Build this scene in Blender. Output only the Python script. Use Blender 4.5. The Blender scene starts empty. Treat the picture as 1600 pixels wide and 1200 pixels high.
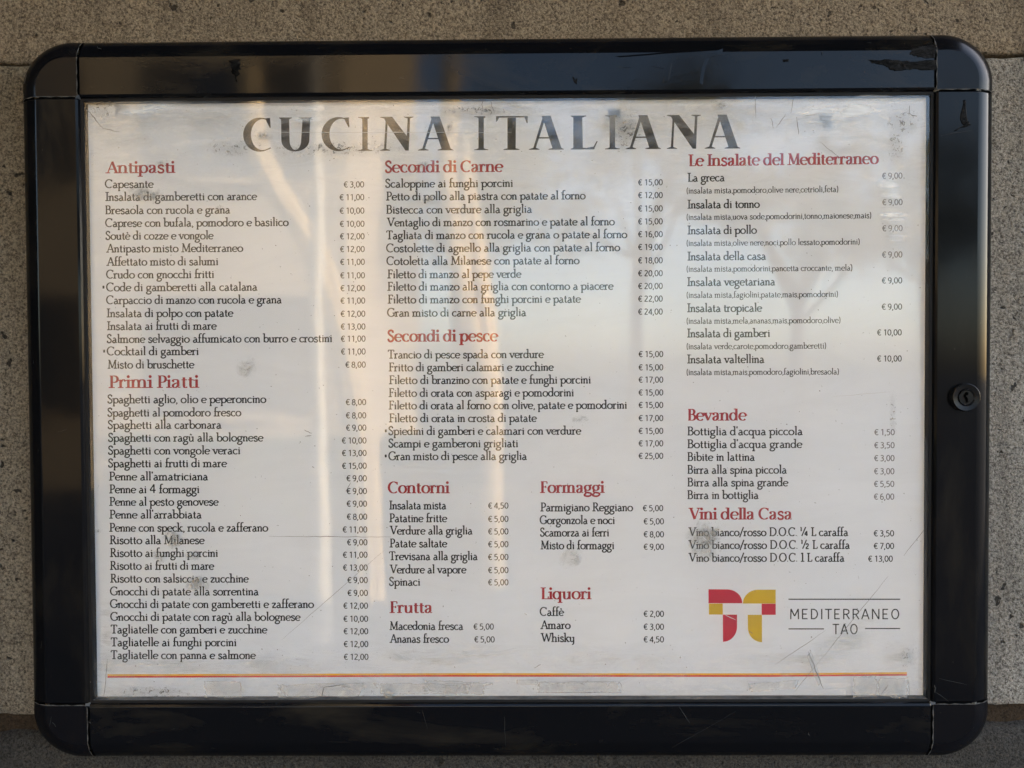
import bpy, bmesh, math, random
import numpy as np
from mathutils import Vector, Euler, Matrix
R_ = math.radians
rng = random.Random(7)
sc = bpy.context.scene
col = sc.collection

# ------------------------------------------------------------------ camera
ZC = 1.50                                   # height of the middle of the case above the pavement
CAMP = (0.00816757, -0.51944477, ZC + 0.02219979)
CAMR = (math.pi/2 - 0.01940593, 0.00530853, 0.00812809)
FPX = 1156.0                                # focal length for a 1600 pixel wide frame
cam = bpy.data.cameras.new('camera'); camo = bpy.data.objects.new('camera', cam); col.objects.link(camo)
camo.location = CAMP; camo.rotation_euler = CAMR
cam.sensor_width = 36; cam.lens = 36*FPX/1600; cam.clip_start = .02; cam.clip_end = 500
cam.dof.use_dof = True; cam.dof.focus_distance = 0.522; cam.dof.aperture_fstop = cam.lens/6.2
sc.camera = camo

# ------------------------------------------------------------------ sky, sun, exposure
SUN_EL, SUN_AZ = 26.0, 24.0                 # azimuth from +X (along the wall) towards +Y (behind the wall)
w = bpy.data.worlds.new('World'); sc.world = w; w.use_nodes = True
nt = w.node_tree; nt.nodes.clear()
wo = nt.nodes.new('ShaderNodeOutputWorld'); bg = nt.nodes.new('ShaderNodeBackground'); sky = nt.nodes.new('ShaderNodeTexSky')
sky.sky_type = 'NISHITA'; sky.sun_disc = False; sky.sun_elevation = R_(SUN_EL); sky.sun_rotation = R_(90-SUN_AZ)
sky.air_density = 1.0; sky.dust_density = 2.5; sky.ozone_density = 1.0
bg.inputs['Strength'].default_value = 0.15
nt.links.new(sky.outputs[0], bg.inputs[0]); nt.links.new(bg.outputs[0], wo.inputs[0])
sl = bpy.data.lights.new('sun', 'SUN'); sl.energy = 2.6; sl.angle = R_(.5); sl.color = (1, .87, .70)
so = bpy.data.objects.new('sun', sl); col.objects.link(so); so.location = (6, 4, 8)
sd = Vector((math.cos(R_(SUN_EL))*math.cos(R_(SUN_AZ)), math.cos(R_(SUN_EL))*math.sin(R_(SUN_AZ)), math.sin(R_(SUN_EL))))
so.rotation_euler = sd.to_track_quat('Z', 'Y').to_euler()
sc.view_settings.view_transform = 'Standard'; sc.view_settings.look = 'None'; sc.view_settings.gamma = 1
sc.view_settings.exposure = 3.1

RM = Euler(CAMR).to_matrix()
def P(px, py, y=0.0):
    """the point of the plane at depth y (0 = face of the frame) measured off the photograph (1600 x 1200)"""
    d = RM @ Vector(((px-800)/FPX, (600-py)/FPX, -1))
    t = (y - CAMP[1])/d.y
    return (CAMP[0]+d.x*t, CAMP[2]+d.z*t)

# ------------------------------------------------------------------ helpers
def tag(o, label=None, cat=None, group=None, kind=None):
    if label: o['label'] = label
    if cat: o['category'] = cat
    if group: o['group'] = group
    if kind: o['kind'] = kind
    return o
def empty(name, loc, label=None, cat=None, group=None, parent=None):
    o = bpy.data.objects.new(name, None); col.objects.link(o); o.location = loc; o.empty_display_size = .1
    tag(o, label, cat, group)
    if parent: o.parent = parent
    bpy.context.view_layer.update()
    return o
def mesh(name, verts, faces, mat, parent=None, smooth=False):
    me = bpy.data.meshes.new(name); me.from_pydata([tuple(v) for v in verts], [], faces); me.update()
    if mat: me.materials.append(mat)
    if smooth:
        me.polygons.foreach_set('use_smooth', [True]*len(me.polygons))
    o = bpy.data.objects.new(name, me); col.objects.link(o)
    if parent:
        o.parent = parent; o.matrix_parent_inverse = world_of(parent).inverted()
    return o
def world_of(o):
    m = o.matrix_basis.copy()
    while o.parent:
        m = o.parent.matrix_basis @ o.matrix_parent_inverse @ m if o.matrix_parent_inverse else m
        o = o.parent
    return m
def box(name, lo, hi, mat, parent=None, bev=0.0):
    bm = bmesh.new(); bmesh.ops.create_cube(bm, size=1)
    for v in bm.verts:
        v.co = Vector([lo[i] + (v.co[i]+.5)*(hi[i]-lo[i]) for i in range(3)])
    if bev: bmesh.ops.bevel(bm, geom=bm.edges[:], offset=bev, segments=2, profile=.6, affect='EDGES')
    me = bpy.data.meshes.new(name); bm.to_mesh(me); bm.free(); me.materials.append(mat)
    o = bpy.data.objects.new(name, me); col.objects.link(o)
    if parent: o.parent = parent; o.matrix_parent_inverse = world_of(parent).inverted()
    return o

def mat_new(name, color=(.5,.5,.5), rough=.6, metal=0, spec=.5):
    m = bpy.data.materials.new(name); m.use_nodes = True
    b = m.node_tree.nodes['Principled BSDF']
    b.inputs['Base Color'].default_value = (*color, 1); b.inputs['Roughness'].default_value = rough
    b.inputs['Metallic'].default_value = metal; b.inputs['Specular IOR Level'].default_value = spec
    return m, m.node_tree, b
def N(t, kind, **kw):
    n = t.nodes.new(kind)
    for k, v in kw.items():
        if hasattr(n, k): setattr(n, k, v)
        else: n.inputs[k.replace('_', ' ')].default_value = v
    return n
def ramp(t, src, stops):
    r = t.nodes.new('ShaderNodeValToRGB'); e = r.color_ramp.elements
    e[0].position, e[0].color = stops[0][0], (*stops[0][1], 1)
    e[1].position, e[1].color = stops[-1][0], (*stops[-1][1], 1)
    for p, c in stops[1:-1]:
        x = e.new(p); x.color = (*c, 1)
    t.links.new(src, r.inputs[0]); return r
def g3(v): return (v, v, v)
def noise(t, scale, detail=4, rough=.5, coord=None, dist=0):
    n = t.nodes.new('ShaderNodeTexNoise'); n.inputs['Scale'].default_value = scale; n.inputs['Detail'].default_value = detail
    n.inputs['Roughness'].default_value = rough; n.inputs['Distortion'].default_value = dist
    if coord: t.links.new(coord, n.inputs['Vector'])
    return n
def math_n(t, op, a, b=None, clamp=False):
    n = t.nodes.new('ShaderNodeMath'); n.operation = op; n.use_clamp = clamp
    for i, v in enumerate((a, b)):
        if v is None: continue
        if isinstance(v, (int, float)): n.inputs[i].default_value = v
        else: t.links.new(v, n.inputs[i])
    return n.outputs[0]
def mapping(t, scale=(1,1,1), src='Object'):
    tc = t.nodes.new('ShaderNodeTexCoord'); mp = t.nodes.new('ShaderNodeMapping')
    mp.inputs['Scale'].default_value = scale
    t.links.new(tc.outputs[src], mp.inputs[0]); return mp.outputs[0]
def mixc(t, fac, a, b, mode='MIX'):
    m = t.nodes.new('ShaderNodeMix'); m.data_type = 'RGBA'; m.blend_type = mode
    for sock, v in ((m.inputs[0], fac), (m.inputs[6], a), (m.inputs[7], b)):
        if isinstance(v, (int, float)): sock.default_value = v
        elif isinstance(v, tuple): sock.default_value = (*v, 1)
        else: t.links.new(v, sock)
    return m.outputs[2]
def bump(t, h, strength, dist, b, prev=None):
    n = t.nodes.new('ShaderNodeBump'); n.inputs['Strength'].default_value = strength; n.inputs['Distance'].default_value = dist
    t.links.new(h, n.inputs['Height'])
    if prev: t.links.new(prev, n.inputs['Normal'])
    if b: t.links.new(n.outputs[0], b.inputs['Normal'])
    return n.outputs[0]

# ------------------------------------------------------------------ materials
def stone(name, base, dark, light, warm, pore=1.0, tint=None):
    m, t, b = mat_new(name, base, .92, 0, .2)
    tc = t.nodes.new('ShaderNodeTexCoord'); co = tc.outputs['Object']
    big = noise(t, 5, 3, .55, co); mid = noise(t, 38, 5, .6, co, .3); fine = noise(t, 560, 3, .75, co); sand = noise(t, 1050, 2, .6, co)
    c = mixc(t, ramp(t, big.outputs[0], [(.35, g3(0)), (.66, g3(1))]).outputs[0], base, warm)
    c = mixc(t, math_n(t, 'MULTIPLY', ramp(t, mid.outputs[0], [(.42, g3(0)), (.68, g3(1))]).outputs[0], .45), c, dark)
    c = mixc(t, ramp(t, fine.outputs[0], [(.40, g3(0)), (.47, g3(.45)), (.54, g3(.55)), (.63, g3(1))]).outputs[0],
             mixc(t, .66, c, dark), mixc(t, .60, c, light))
    c = mixc(t, math_n(t, 'MULTIPLY', ramp(t, sand.outputs[0], [(.56, g3(0)), (.66, g3(1))]).outputs[0], .5), c, light)
    rs = noise(t, 26, 4, .6, mapping(t, (1, 1, .12)), .4)
    c = mixc(t, math_n(t, 'MULTIPLY', ramp(t, rs.outputs[0], [(.5, g3(0)), (.72, g3(1))]).outputs[0], .40), c, dark)
    # dark pores and small aggregate grains
    dn = noise(t, 60, 3, .6, co)
    wv = mixc(t, .02, co, dn.outputs[1])
    v1 = N(t, 'ShaderNodeTexVoronoi', Scale=150.0); t.links.new(wv, v1.inputs['Vector'])
    sel = ramp(t, math_n(t, 'ADD', v1.outputs['Distance'], math_n(t, 'MULTIPLY', v1.outputs['Color'], .9)), [(.33, g3(1)), (.42, g3(0))])
    v2 = N(t, 'ShaderNodeTexVoronoi', Scale=46.0); t.links.new(wv, v2.inputs['Vector'])
    sel2 = ramp(t, math_n(t, 'ADD', v2.outputs['Distance'], math_n(t, 'MULTIPLY', v2.outputs['Color'], 1.5)), [(.33, g3(1)), (.40, g3(0))])
    pores = math_n(t, 'MAXIMUM', sel.outputs[0], sel2.outputs[0])
    c = mixc(t, math_n(t, 'MULTIPLY', pores, .86*pore), c, tuple(x*.22 for x in dark))
    v3 = N(t, 'ShaderNodeTexVoronoi', Scale=85.0); t.links.new(wv, v3.inputs['Vector'])
    sel3 = ramp(t, math_n(t, 'ADD', v3.outputs['Distance'], math_n(t, 'MULTIPLY', v3.outputs['Color'], 1.8)), [(.30, g3(1)), (.36, g3(0))])
    c = mixc(t, math_n(t, 'MULTIPLY', sel3.outputs[0], .4), c, light)
    if tint:   # browner and darker towards the upper left of the block
        sx = t.nodes.new('ShaderNodeSeparateXYZ'); t.links.new(co, sx.inputs[0])
        g_ = math_n(t, 'ADD', math_n(t, 'SUBTRACT', math_n(t, 'MULTIPLY', sx.outputs[2], .55), math_n(t, 'MULTIPLY', sx.outputs[0], .75)), math_n(t, 'MULTIPLY', big.outputs[0], .35))
        c = mixc(t, math_n(t, 'MULTIPLY', ramp(t, math_n(t, 'SUBTRACT', g_, .5), [(.12, g3(0)), (.92, g3(1))]).outputs[0], .9), c, tint[2], 'MULTIPLY')
    t.links.new(c, b.inputs['Base Color'])
    h = math_n(t, 'SUBTRACT', math_n(t, 'ADD', math_n(t, 'MULTIPLY', fine.outputs[0], .9), math_n(t, 'MULTIPLY', mid.outputs[0], .8)),
               math_n(t, 'MULTIPLY', pores, 1.0))
    bump(t, h, 1.0, .0024, b)
    return m
M_stone = stone('rough_stone', (.155,.143,.122), (.032,.029,.025), (.48,.455,.40), (.155,.136,.108), 1.0, (.0, 1.0, (.62,.52,.37)))
M_stone_hi = stone('brown_stone', (.125,.094,.060), (.032,.023,.015), (.36,.285,.19), (.13,.092,.052), .9)
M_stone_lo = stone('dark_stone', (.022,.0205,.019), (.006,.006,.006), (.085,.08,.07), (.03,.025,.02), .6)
M_mortar = stone('mortar', (.026,.017,.009), (.008,.005,.003), (.06,.042,.025), (.03,.019,.01), .5)

def frame_mat(name, col_, rough, streak=(1,1,1), dirt=.5, spec=.10):
    m, t, b = mat_new(name, col_, rough, 0, spec)
    co = mapping(t, streak)
    n1 = noise(t, 22, 6, .65, co, .6); n2 = noise(t, 260, 3, .6, co)
    r = ramp(t, n1.outputs[0], [(.35, g3(rough*.7)), (.55, g3(rough*1.1)), (.75, g3(min(1, rough*2.4)))])
    t.links.new(r.outputs[0], b.inputs['Roughness'])
    d = math_n(t, 'MULTIPLY', ramp(t, n1.outputs[0], [(.52, g3(0)), (.75, g3(1))]).outputs[0], dirt)
    c = mixc(t, d, col_, (.020, .017, .012))
    sp = ramp(t, n2.outputs[0], [(.70, g3(0)), (.75, g3(1))])
    c = mixc(t, math_n(t, 'MULTIPLY', sp.outputs[0], .35), c, (.05, .047, .04))
    t.links.new(c, b.inputs['Base Color'])
    bump(t, n1.outputs[0], .12, .0006, b)
    return m
M_rail_h = frame_mat('black_aluminium', (.003,.0032,.004), .08, (.35,1,1), 1.0, .13)
M_rail_v = frame_mat('black_aluminium_upright', (.003,.0032,.004), .09, (1,1,.35), .5)
M_cap = frame_mat('black_plastic', (.004,.004,.005), .2, (1,1,1), .25)
M_seam, t_, b_ = mat_new('dusty_seam', (.13,.125,.115), .8, 0, .1)
n_ = noise(t_, 300, 3, .7, mapping(t_)); t_.links.new(ramp(t_, n_.outputs[0], [(.30, g3(.02)), (.55, (.085,.083,.078))]).outputs[0], b_.inputs['Base Color'])
M_gasket, _, _ = mat_new('rubber_gasket', (.006,.006,.0065), .6, 0, .15)
M_ledge, t_, b_ = mat_new('lit_dusty_ledge', (.06,.06,.06), .8)  # grey of the sky-lit bottom lip put into its colour
n_ = noise(t_, 120, 4, .7, mapping(t_)); t_.links.new(ramp(t_, n_.outputs[0], [(.35, g3(.05)), (.7, (.13,.13,.125))]).outputs[0], b_.inputs['Base Color'])

M_paper, t_, b_ = mat_new('printed_paper', (.70,.70,.70), .75, 0, .25)
co_ = mapping(t_); n1_ = noise(t_, 3.2, 3, .5, co_); n2_ = noise(t_, 60, 4, .6, co_)
c_ = mixc(t_, ramp(t_, n1_.outputs[0], [(.35, g3(0)), (.7, g3(1))]).outputs[0], (.765,.805,.86), (.80,.82,.845))
c_ = mixc(t_, math_n(t_, 'MULTIPLY', n2_.outputs[0], .05), c_, (.5,.49,.46))
t_.links.new(c_, b_.inputs['Base Color'])
def ink(name, c, var=.35):
    m, t, b = mat_new(name, c, .7, 0, .2)
    n = noise(t, 90, 4, .6, mapping(t)); c2 = tuple(min(1, x*1.25+.035) for x in c)
    t.links.new(mixc(t, math_n(t, 'MULTIPLY', n.outputs[0], var*2), c, c2), b.inputs['Base Color'])
    return m
M_black = ink('black_ink', (.006,.007,.009), .12); M_brown = ink('title_ink', (.020,.014,.013), .15)
M_red = ink('red_ink', (.32,.006,.014), .12); M_grey = ink('grey_ink', (.17,.17,.18))  # grey ink carries the bright haze over the upper right prices
M_logo_red = ink('logo_red_ink', (.50,.008,.035), .08); M_logo_yel = ink('logo_yellow_ink', (.60,.40,.006), .08)
M_yel = ink('yellow_rule_ink', (.85,.45,.02), .1); M_rule_red = ink('red_rule_ink', (.60,.02,.01), .1); M_pricek = ink('price_ink', (.012,.013,.016), .15)

HWG, HHG = .300, .2155
def glass_mat():
    m = bpy.data.materials.new('scratched_glass'); m.use_nodes = True; t = m.node_tree; t.nodes.clear()
    out = t.nodes.new('ShaderNodeOutputMaterial'); tr = t.nodes.new('ShaderNodeBsdfTransparent'); gl = t.nodes.new('ShaderNodeBsdfGlossy')
    di = t.nodes.new('ShaderNodeBsdfDiffuse'); fr = t.nodes.new('ShaderNodeFresnel'); fr.inputs[0].default_value = 1.58
    co = mapping(t); cs = mapping(t, (.5, 1, 1.8))
    gl.inputs['Roughness'].default_value = .012
    wv = noise(t, 9, 2, .4, co); bmp = bump(t, wv.outputs[0], .22, .0012, None); t.links.new(bmp, gl.inputs['Normal'])
    mx = t.nodes.new('ShaderNodeMixShader'); t.links.new(fr.outputs[0], mx.inputs[0]); t.links.new(tr.outputs[0], mx.inputs[1]); t.links.new(gl.outputs[0], mx.inputs[2])
    # grime film: wiped streaks, more along the upper and lower edges, fine specks
    sep = t.nodes.new('ShaderNodeSeparateXYZ'); t.links.new(co, sep.inputs[0])
    n1 = noise(t, 14, 6, .65, cs, 1.2); n2 = noise(t, 7, 4, .6, co, .5); n3 = noise(t, 420, 2, .6, co)
    film = math_n(t, 'MULTIPLY', ramp(t, n1.outputs[0], [(.42, g3(0)), (.72, g3(1))]).outputs[0], .06)
    film = math_n(t, 'ADD', film, math_n(t, 'MULTIPLY', ramp(t, n2.outputs[0], [(.4, g3(0)), (.75, g3(1))]).outputs[0], .05))
    film = math_n(t, 'ADD', film, .008)
    top = ramp(t, math_n(t, 'MULTIPLY_ADD' if False else 'ADD', math_n(t, 'MULTIPLY', sep.outputs[2], 1.0), .5), [(.0, g3(0)), (.63, g3(0)), (.70, g3(1))])
    bot = ramp(t, math_n(t, 'ADD', sep.outputs[2], .5), [(.30, g3(1)), (.335, g3(0)), (1, g3(0))])
    n4 = noise(t, 45, 5, .7, cs, 1.5)
    edge = math_n(t, 'MULTIPLY', math_n(t, 'MAXIMUM', top.outputs[0], bot.outputs[0]), ramp(t, n4.outputs[0], [(.45, g3(0)), (.60, g3(.2))]).outputs[0])
    film = math_n(t, 'ADD', film, edge)
    sp = ramp(t, n3.outputs[0], [(.73, g3(0)), (.78, g3(.5))])
    film = math_n(t, 'ADD', film, sp.outputs[0], True)
    rx = ramp(t, math_n(t, 'ABSOLUTE', sep.outputs[0]), [(HWG-.0055, g3(1)), (HWG-.0035, g3(.12))]); rz = ramp(t, math_n(t, 'ABSOLUTE', sep.outputs[2]), [(HHG-.0055, g3(1)), (HHG-.0035, g3(.12))])
    film = math_n(t, 'MULTIPLY', film, math_n(t, 'MULTIPLY', rx.outputs[0], rz.outputs[0]))
    film = math_n(t, 'MULTIPLY', film, .7)
    di.inputs[0].default_value = (.62, .61, .59, 1)
    m2 = t.nodes.new('ShaderNodeMixShader'); t.links.new(film, m2.inputs[0]); t.links.new(mx.outputs[0], m2.inputs[1]); t.links.new(di.outputs[0], m2.inputs[2])
    t.links.new(m2.outputs[0], out.inputs[0]); return m
M_glass = glass_mat()

def residue(name, c, strength, scale, lo, hi, streak=(1,1,1), edge=0.0):
    """thin see-through film: dirt, old adhesive; UV runs 0..1 across the patch and fades it out towards the rim"""
    m = bpy.data.materials.new(name); m.use_nodes = True; t = m.node_tree; t.nodes.clear()
    out = t.nodes.new('ShaderNodeOutputMaterial'); tr = t.nodes.new('ShaderNodeBsdfTransparent'); di = t.nodes.new('ShaderNodeBsdfDiffuse')
    di.inputs[0].default_value = (*c, 1)
    uv = t.nodes.new('ShaderNodeUVMap'); sp = t.nodes.new('ShaderNodeSeparateXYZ'); t.links.new(uv.outputs[0], sp.inputs[0])
    ax = math_n(t, 'ABSOLUTE', math_n(t, 'SUBTRACT', sp.outputs[0], .5)); ay = math_n(t, 'ABSOLUTE', math_n(t, 'SUBTRACT', sp.outputs[1], .5))
    if edge: d = math_n(t, 'MAXIMUM', ax, ay)
    else: d = math_n(t, 'SQRT', math_n(t, 'ADD', math_n(t, 'MULTIPLY', ax, ax), math_n(t, 'MULTIPLY', ay, ay)))
    co = mapping(t, streak); n = noise(t, scale, 5, .68, co, .8); nb = noise(t, max(45, scale*.5), 5, .65, co, 1.0)
    d2 = math_n(t, 'ADD', d, math_n(t, 'MULTIPLY', math_n(t, 'SUBTRACT', nb.outputs[0], .5), .8))
    fall = ramp(t, d2, [(.12 if not edge else .40, g3(1)), (.46, g3(0))])
    a = math_n(t, 'MULTIPLY', ramp(t, n.outputs[0], [(lo, g3(.12)), (hi, g3(1))]).outputs[0], fall.outputs[0])
    if edge:
        rim = ramp(t, d2, [(.40, g3(0)), (.445, g3(1)), (.47, g3(0))]); a = math_n(t, 'ADD', a, math_n(t, 'MULTIPLY', rim.outputs[0], edge), True)
    a = math_n(t, 'MULTIPLY', a, strength)
    mx = t.nodes.new('ShaderNodeMixShader'); t.links.new(a, mx.inputs[0]); t.links.new(tr.outputs[0], mx.inputs[1]); t.links.new(di.outputs[0], mx.inputs[2])
    t.links.new(mx.outputs[0], out.inputs[0]); return m
M_smudge = residue('grey_smudge', (.27,.25,.215), .66, 130, .38, .60)
M_grime = residue('wiped_grime', (.42,.39,.34), .42, 70, .44, .66, (.3,1,1.5))
M_speck = residue('speckled_grime', (.09,.08,.065), .85, 330, .55, .62, (1,1,1))
M_tape = residue('old_tape', (.44,.41,.37), .55, 60, .25, .75, (1,1,1), .8)
M_pale = residue('pale_patch', (.9,.9,.88), .55, 60, .45, .68, (.25,1,2))
M_scr_d, _, _ = mat_new('dark_scratch', (.12,.11,.10), .7)
M_scr_l, _, _ = mat_new('light_scratch', (.50,.50,.49), .7)
M_scr_f, _, _ = mat_new('rail_scratch', (.03,.03,.03), .7, 0, .1)

# ------------------------------------------------------------------ stroke letters
def E_(cx, cy, rx, ry, a0, a1, w=None, n=None):
    n = n or max(5, int(abs(a1-a0)/18))
    return ([(cx+rx*math.cos(R_(a0+(a1-a0)*i/n)), cy+ry*math.sin(R_(a0+(a1-a0)*i/n))) for i in range(n+1)], w)
def L_(x0, y0, x1, y1, w=None): return ([(x0,y0),(x1,y1)], w)
def C_(pts, w=None, k=4):
    p = [pts[0]]+list(pts)+[pts[-1]]; o = []
    for i in range(1, len(p)-2):
        for j in range(k):
            s = j/k; a, b, c, d = p[i-1], p[i], p[i+1], p[i+2]
            o.append(tuple(.5*((2*b[q])+(-a[q]+c[q])*s+(2*a[q]-5*b[q]+4*c[q]-d[q])*s*s+(-a[q]+3*b[q]-3*c[q]+d[q])*s**3) for q in (0,1)))
    o.append(pts[-1]); return (o, w)
def D_(x, y, r=.1): return ([(x, y)], ('dot', r))
def F_(x, y, h=.17): return ([(x-h, y), (x+h, y)], 'foot')
def FL(x, y, h=.22): return ([(x-h, y-.07), (x, y+.0)], 'flag')
low = {}
low['n'] = (1.14, [L_(.22,0,.22,1),F_(.22,.03),FL(.22,.95),C_([(.22,.66),(.36,.9),(.58,.98),(.8,.88),(.87,.6)]),L_(.87,.62,.87,0),F_(.87,.03)])
low['m'] = (1.72, [L_(.22,0,.22,1),F_(.22,.03),FL(.22,.95),C_([(.22,.66),(.34,.9),(.53,.98),(.73,.88),(.8,.6)]),L_(.8,.62,.8,0),F_(.8,.03),
                   C_([(.8,.66),(.93,.9),(1.13,.98),(1.34,.88),(1.4,.6)]),L_(1.4,.62,1.4,0),F_(1.4,.03)])
low['h'] = (1.14, [L_(.22,0,.22,2),F_(.22,.03),FL(.22,1.95),C_([(.22,.66),(.36,.9),(.58,.98),(.8,.88),(.87,.6)]),L_(.87,.62,.87,0),F_(.87,.03)])
low['u'] = (1.12, [L_(.22,1,.22,.4),FL(.22,.95),C_([(.22,.45),(.27,.12),(.48,.01),(.7,.1),(.85,.34)]),L_(.85,1,.85,0),FL(.85,.95),L_(.85,.03,1.03,.03,'serif')])
low['i'] = (.48, [L_(.24,0,.24,1),F_(.24,.03),FL(.24,.95),D_(.23,1.68,.155)])
low['l'] = (.48, [L_(.24,0,.24,2),F_(.24,.03),FL(.24,1.95)])
low['r'] = (.76, [L_(.22,0,.22,1),F_(.22,.03),FL(.22,.95),C_([(.22,.62),(.34,.87),(.5,.98),(.64,.95)]),D_(.64,.87,.1)])
low['t'] = (.66, [L_(.28,.25,.28,1.5),C_([(.28,.3),(.33,.07),(.46,.01),(.62,.08)]),L_(.04,.95,.6,.95,'serif')])
low['o'] = (1.06, [E_(.53,.5,.42,.49,0,360)])
low['c'] = (.92, [E_(.52,.5,.42,.49,52,318),D_(.76,.82,.08)])
low['e'] = (.98, [E_(.51,.5,.42,.49,8,318),L_(.12,.54,.92,.54,'serif')])
low['a1'] = (1.12, [E_(.47,.5,.37,.49,0,360),L_(.86,1,.86,0),L_(.86,.03,1.05,.03,'serif')])
low['a2'] = (.98, [C_([(.16,.74),(.2,.92),(.42,.99),(.63,.9),(.68,.68)]),L_(.68,.7,.68,.16),C_([(.68,.18),(.74,.02),(.92,.06)],'serif'),
                   C_([(.66,.6),(.34,.48),(.16,.28),(.24,.05),(.45,.03),(.66,.22)]),D_(.21,.76,.09)])
low['b'] = (1.12, [L_(.22,0,.22,2),FL(.22,1.95),E_(.6,.5,.38,.49,0,360)])
low['d'] = (1.14, [L_(.86,0,.86,2),FL(.86,1.95),E_(.47,.5,.38,.49,0,360),L_(.86,.03,1.04,.03,'serif')])
low['p'] = (1.12, [L_(.22,-.95,.22,1),F_(.22,-.95),FL(.22,.95),E_(.6,.5,.38,.49,0,360)])
low['q'] = (1.12, [L_(.86,-.95,.86,1),F_(.86,-.95),E_(.47,.5,.38,.49,0,360)])
low['s'] = (.84, [C_([(.69,.76),(.6,.95),(.4,.99),(.19,.9),(.17,.7),(.4,.54),(.63,.42),(.7,.22),(.6,.05),(.38,.01),(.17,.07),(.1,.26)],.62)])
low['f'] = (.68, [L_(.3,0,.3,1.6),F_(.3,.03,.2),C_([(.3,1.45),(.36,1.84),(.56,1.98),(.76,1.9)]),L_(.06,.95,.62,.95,'serif')])
low['g'] = (1.04, [E_(.46,.64,.33,.34,0,360),C_([(.7,.86),(.86,.98),(1.0,.96)],.45),
                   C_([(.26,.36),(.16,.2),(.3,.06),(.62,.0),(.88,-.18),(.92,-.5),(.72,-.88),(.42,-.97),(.13,-.8),(.08,-.5),(.3,-.12)],.6)])
low['v'] = (.98, [L_(.12,.97,.5,.02,1),L_(.87,.97,.5,.02,.25),F_(.12,.95,.15),F_(.87,.95,.14)])
low['z'] = (.88, [L_(.1,.95,.78,.95,.35),L_(.76,.95,.11,.04,.8),L_(.1,.04,.8,.04,.35),L_(.1,.95,.1,.78,.2),L_(.8,.04,.8,.22,.2)])
low['k'] = (1.1, [L_(.22,0,.22,2),F_(.22,.03),FL(.22,1.95),L_(.78,.95,.26,.42,.3),F_(.8,.95,.16),L_(.42,.56,.88,.03,.9),F_(.9,.03,.15)])
low['y'] = (1.1, [L_(.22,1,.22,.4),FL(.22,.95),C_([(.22,.45),(.27,.12),(.48,.01),(.7,.1),(.85,.34)]),L_(.85,1,.85,-.3),FL(.85,.95),C_([(.85,-.25),(.75,-.75),(.5,-.9)])])
low['è'] = (.98, low['e'][1]+[L_(.34,1.62,.58,1.28,.8)])
low['ù'] = (1.12, low['u'][1]+[L_(.34,1.66,.6,1.3,.8)])
low[','] = (.42, [D_(.18,.09,.11),C_([(.24,.08),(.22,-.12),(.08,-.34)],.4)])
low['.'] = (.38, [D_(.18,.09,.11)])
low["'"] = (.36, [L_(.2,1.95,.14,1.45,.9)])
low['('] = (.5, [C_([(.42,2.05),(.18,1.5),(.14,.7),(.24,.1),(.42,-.4)],.7)])
low[')'] = (.5, [C_([(.1,2.05),(.34,1.5),(.38,.7),(.28,.1),(.1,-.4)],.7)])
low['/'] = (.85, [L_(.02,-.45,.82,2.0,.7)])
low[' '] = (.46, [])
low['*'] = (.6, [L_(.1,.5,.5,.5,.8),L_(.2,.22,.4,.78,.8),L_(.4,.22,.2,.78,.8)])
low['4'] = (1.3, [L_(.85,0,.85,1.95,.9),L_(.85,1.95,.08,.55,.5),L_(.08,.55,1.2,.55,.5)])
low['1'] = (.8, [L_(.45,0,.45,1.95,1),L_(.45,1.95,.15,1.7,.5),F_(.45,.03,.26)])
low['¼'] = (1.75, [L_(.28,.95,.28,1.95,.8),L_(.28,1.95,.12,1.8,.5),L_(.4,-.05,1.2,2.0,.6),L_(1.42,0,1.42,1,.8),L_(1.42,1,.98,.3,.5),L_(.98,.3,1.62,.3,.5)])
low['½'] = (1.85, [L_(.28,.95,.28,1.95,.8),L_(.28,1.95,.12,1.8,.5),L_(.4,-.05,1.2,2.0,.6),C_([(1.1,.8),(1.25,1.0),(1.5,.95),(1.55,.7),(1.3,.35),(1.05,.05)],.7),L_(1.05,.04,1.65,.04,.6)])
bod = {}                                      # the dish lettering: small wide lower case under tall capitals
bod['o'] = (1.13, [E_(.56,.5,.46,.48,0,360)])
bod['c'] = (.94, [E_(.54,.5,.44,.48,50,318),D_(.8,.82,.07)])
bod['e'] = (1.02, [E_(.54,.5,.45,.48,10,318),L_(.1,.5,.97,.56,'serif')])
bod['a'] = (1.0, [C_([(.2,.86),(.4,.98),(.62,.9),(.72,.62)],.35),L_(.72,.72,.72,.03),([(.72,.05),(.98,.05)],'serif'),
                  C_([(.7,.58),(.42,.52),(.17,.36),(.14,.16),(.32,.02),(.56,.06),(.7,.2)],.6)])
bod['i'] = (.54, [L_(.28,0,.28,1),F_(.28,.06,.07),FL(.28,.93,.15),D_(.26,1.32,.13)])
bod['l'] = (.54, [L_(.28,0,.28,2),F_(.28,.06,.07),FL(.28,1.93,.15)])
bod['n'] = (1.03, [L_(.22,0,.22,1),F_(.22,.06,.1),FL(.22,.93),C_([(.22,.66),(.36,.9),(.54,.97),(.72,.87),(.78,.6)]),L_(.78,.62,.78,0),F_(.78,.06,.1)])
bod['d'] = (1.12, [L_(.86,0,.86,2),FL(.86,1.93),E_(.48,.5,.40,.48,0,360),L_(.86,.06,1.06,.06,'serif')])
bod['b'] = (1.1, [L_(.22,0,.22,2),FL(.22,1.93),E_(.6,.5,.40,.48,0,360)])
bod['p'] = (1.1, [L_(.22,-.95,.22,1),F_(.22,-.9,.1),FL(.22,.93),E_(.6,.5,.40,.48,0,360)])
bod['t'] = (.66, [L_(.28,.2,.28,1.45),C_([(.28,.28),(.33,.07),(.46,.04),(.6,.12)]),L_(.04,.93,.56,.93,'serif')])
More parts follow.
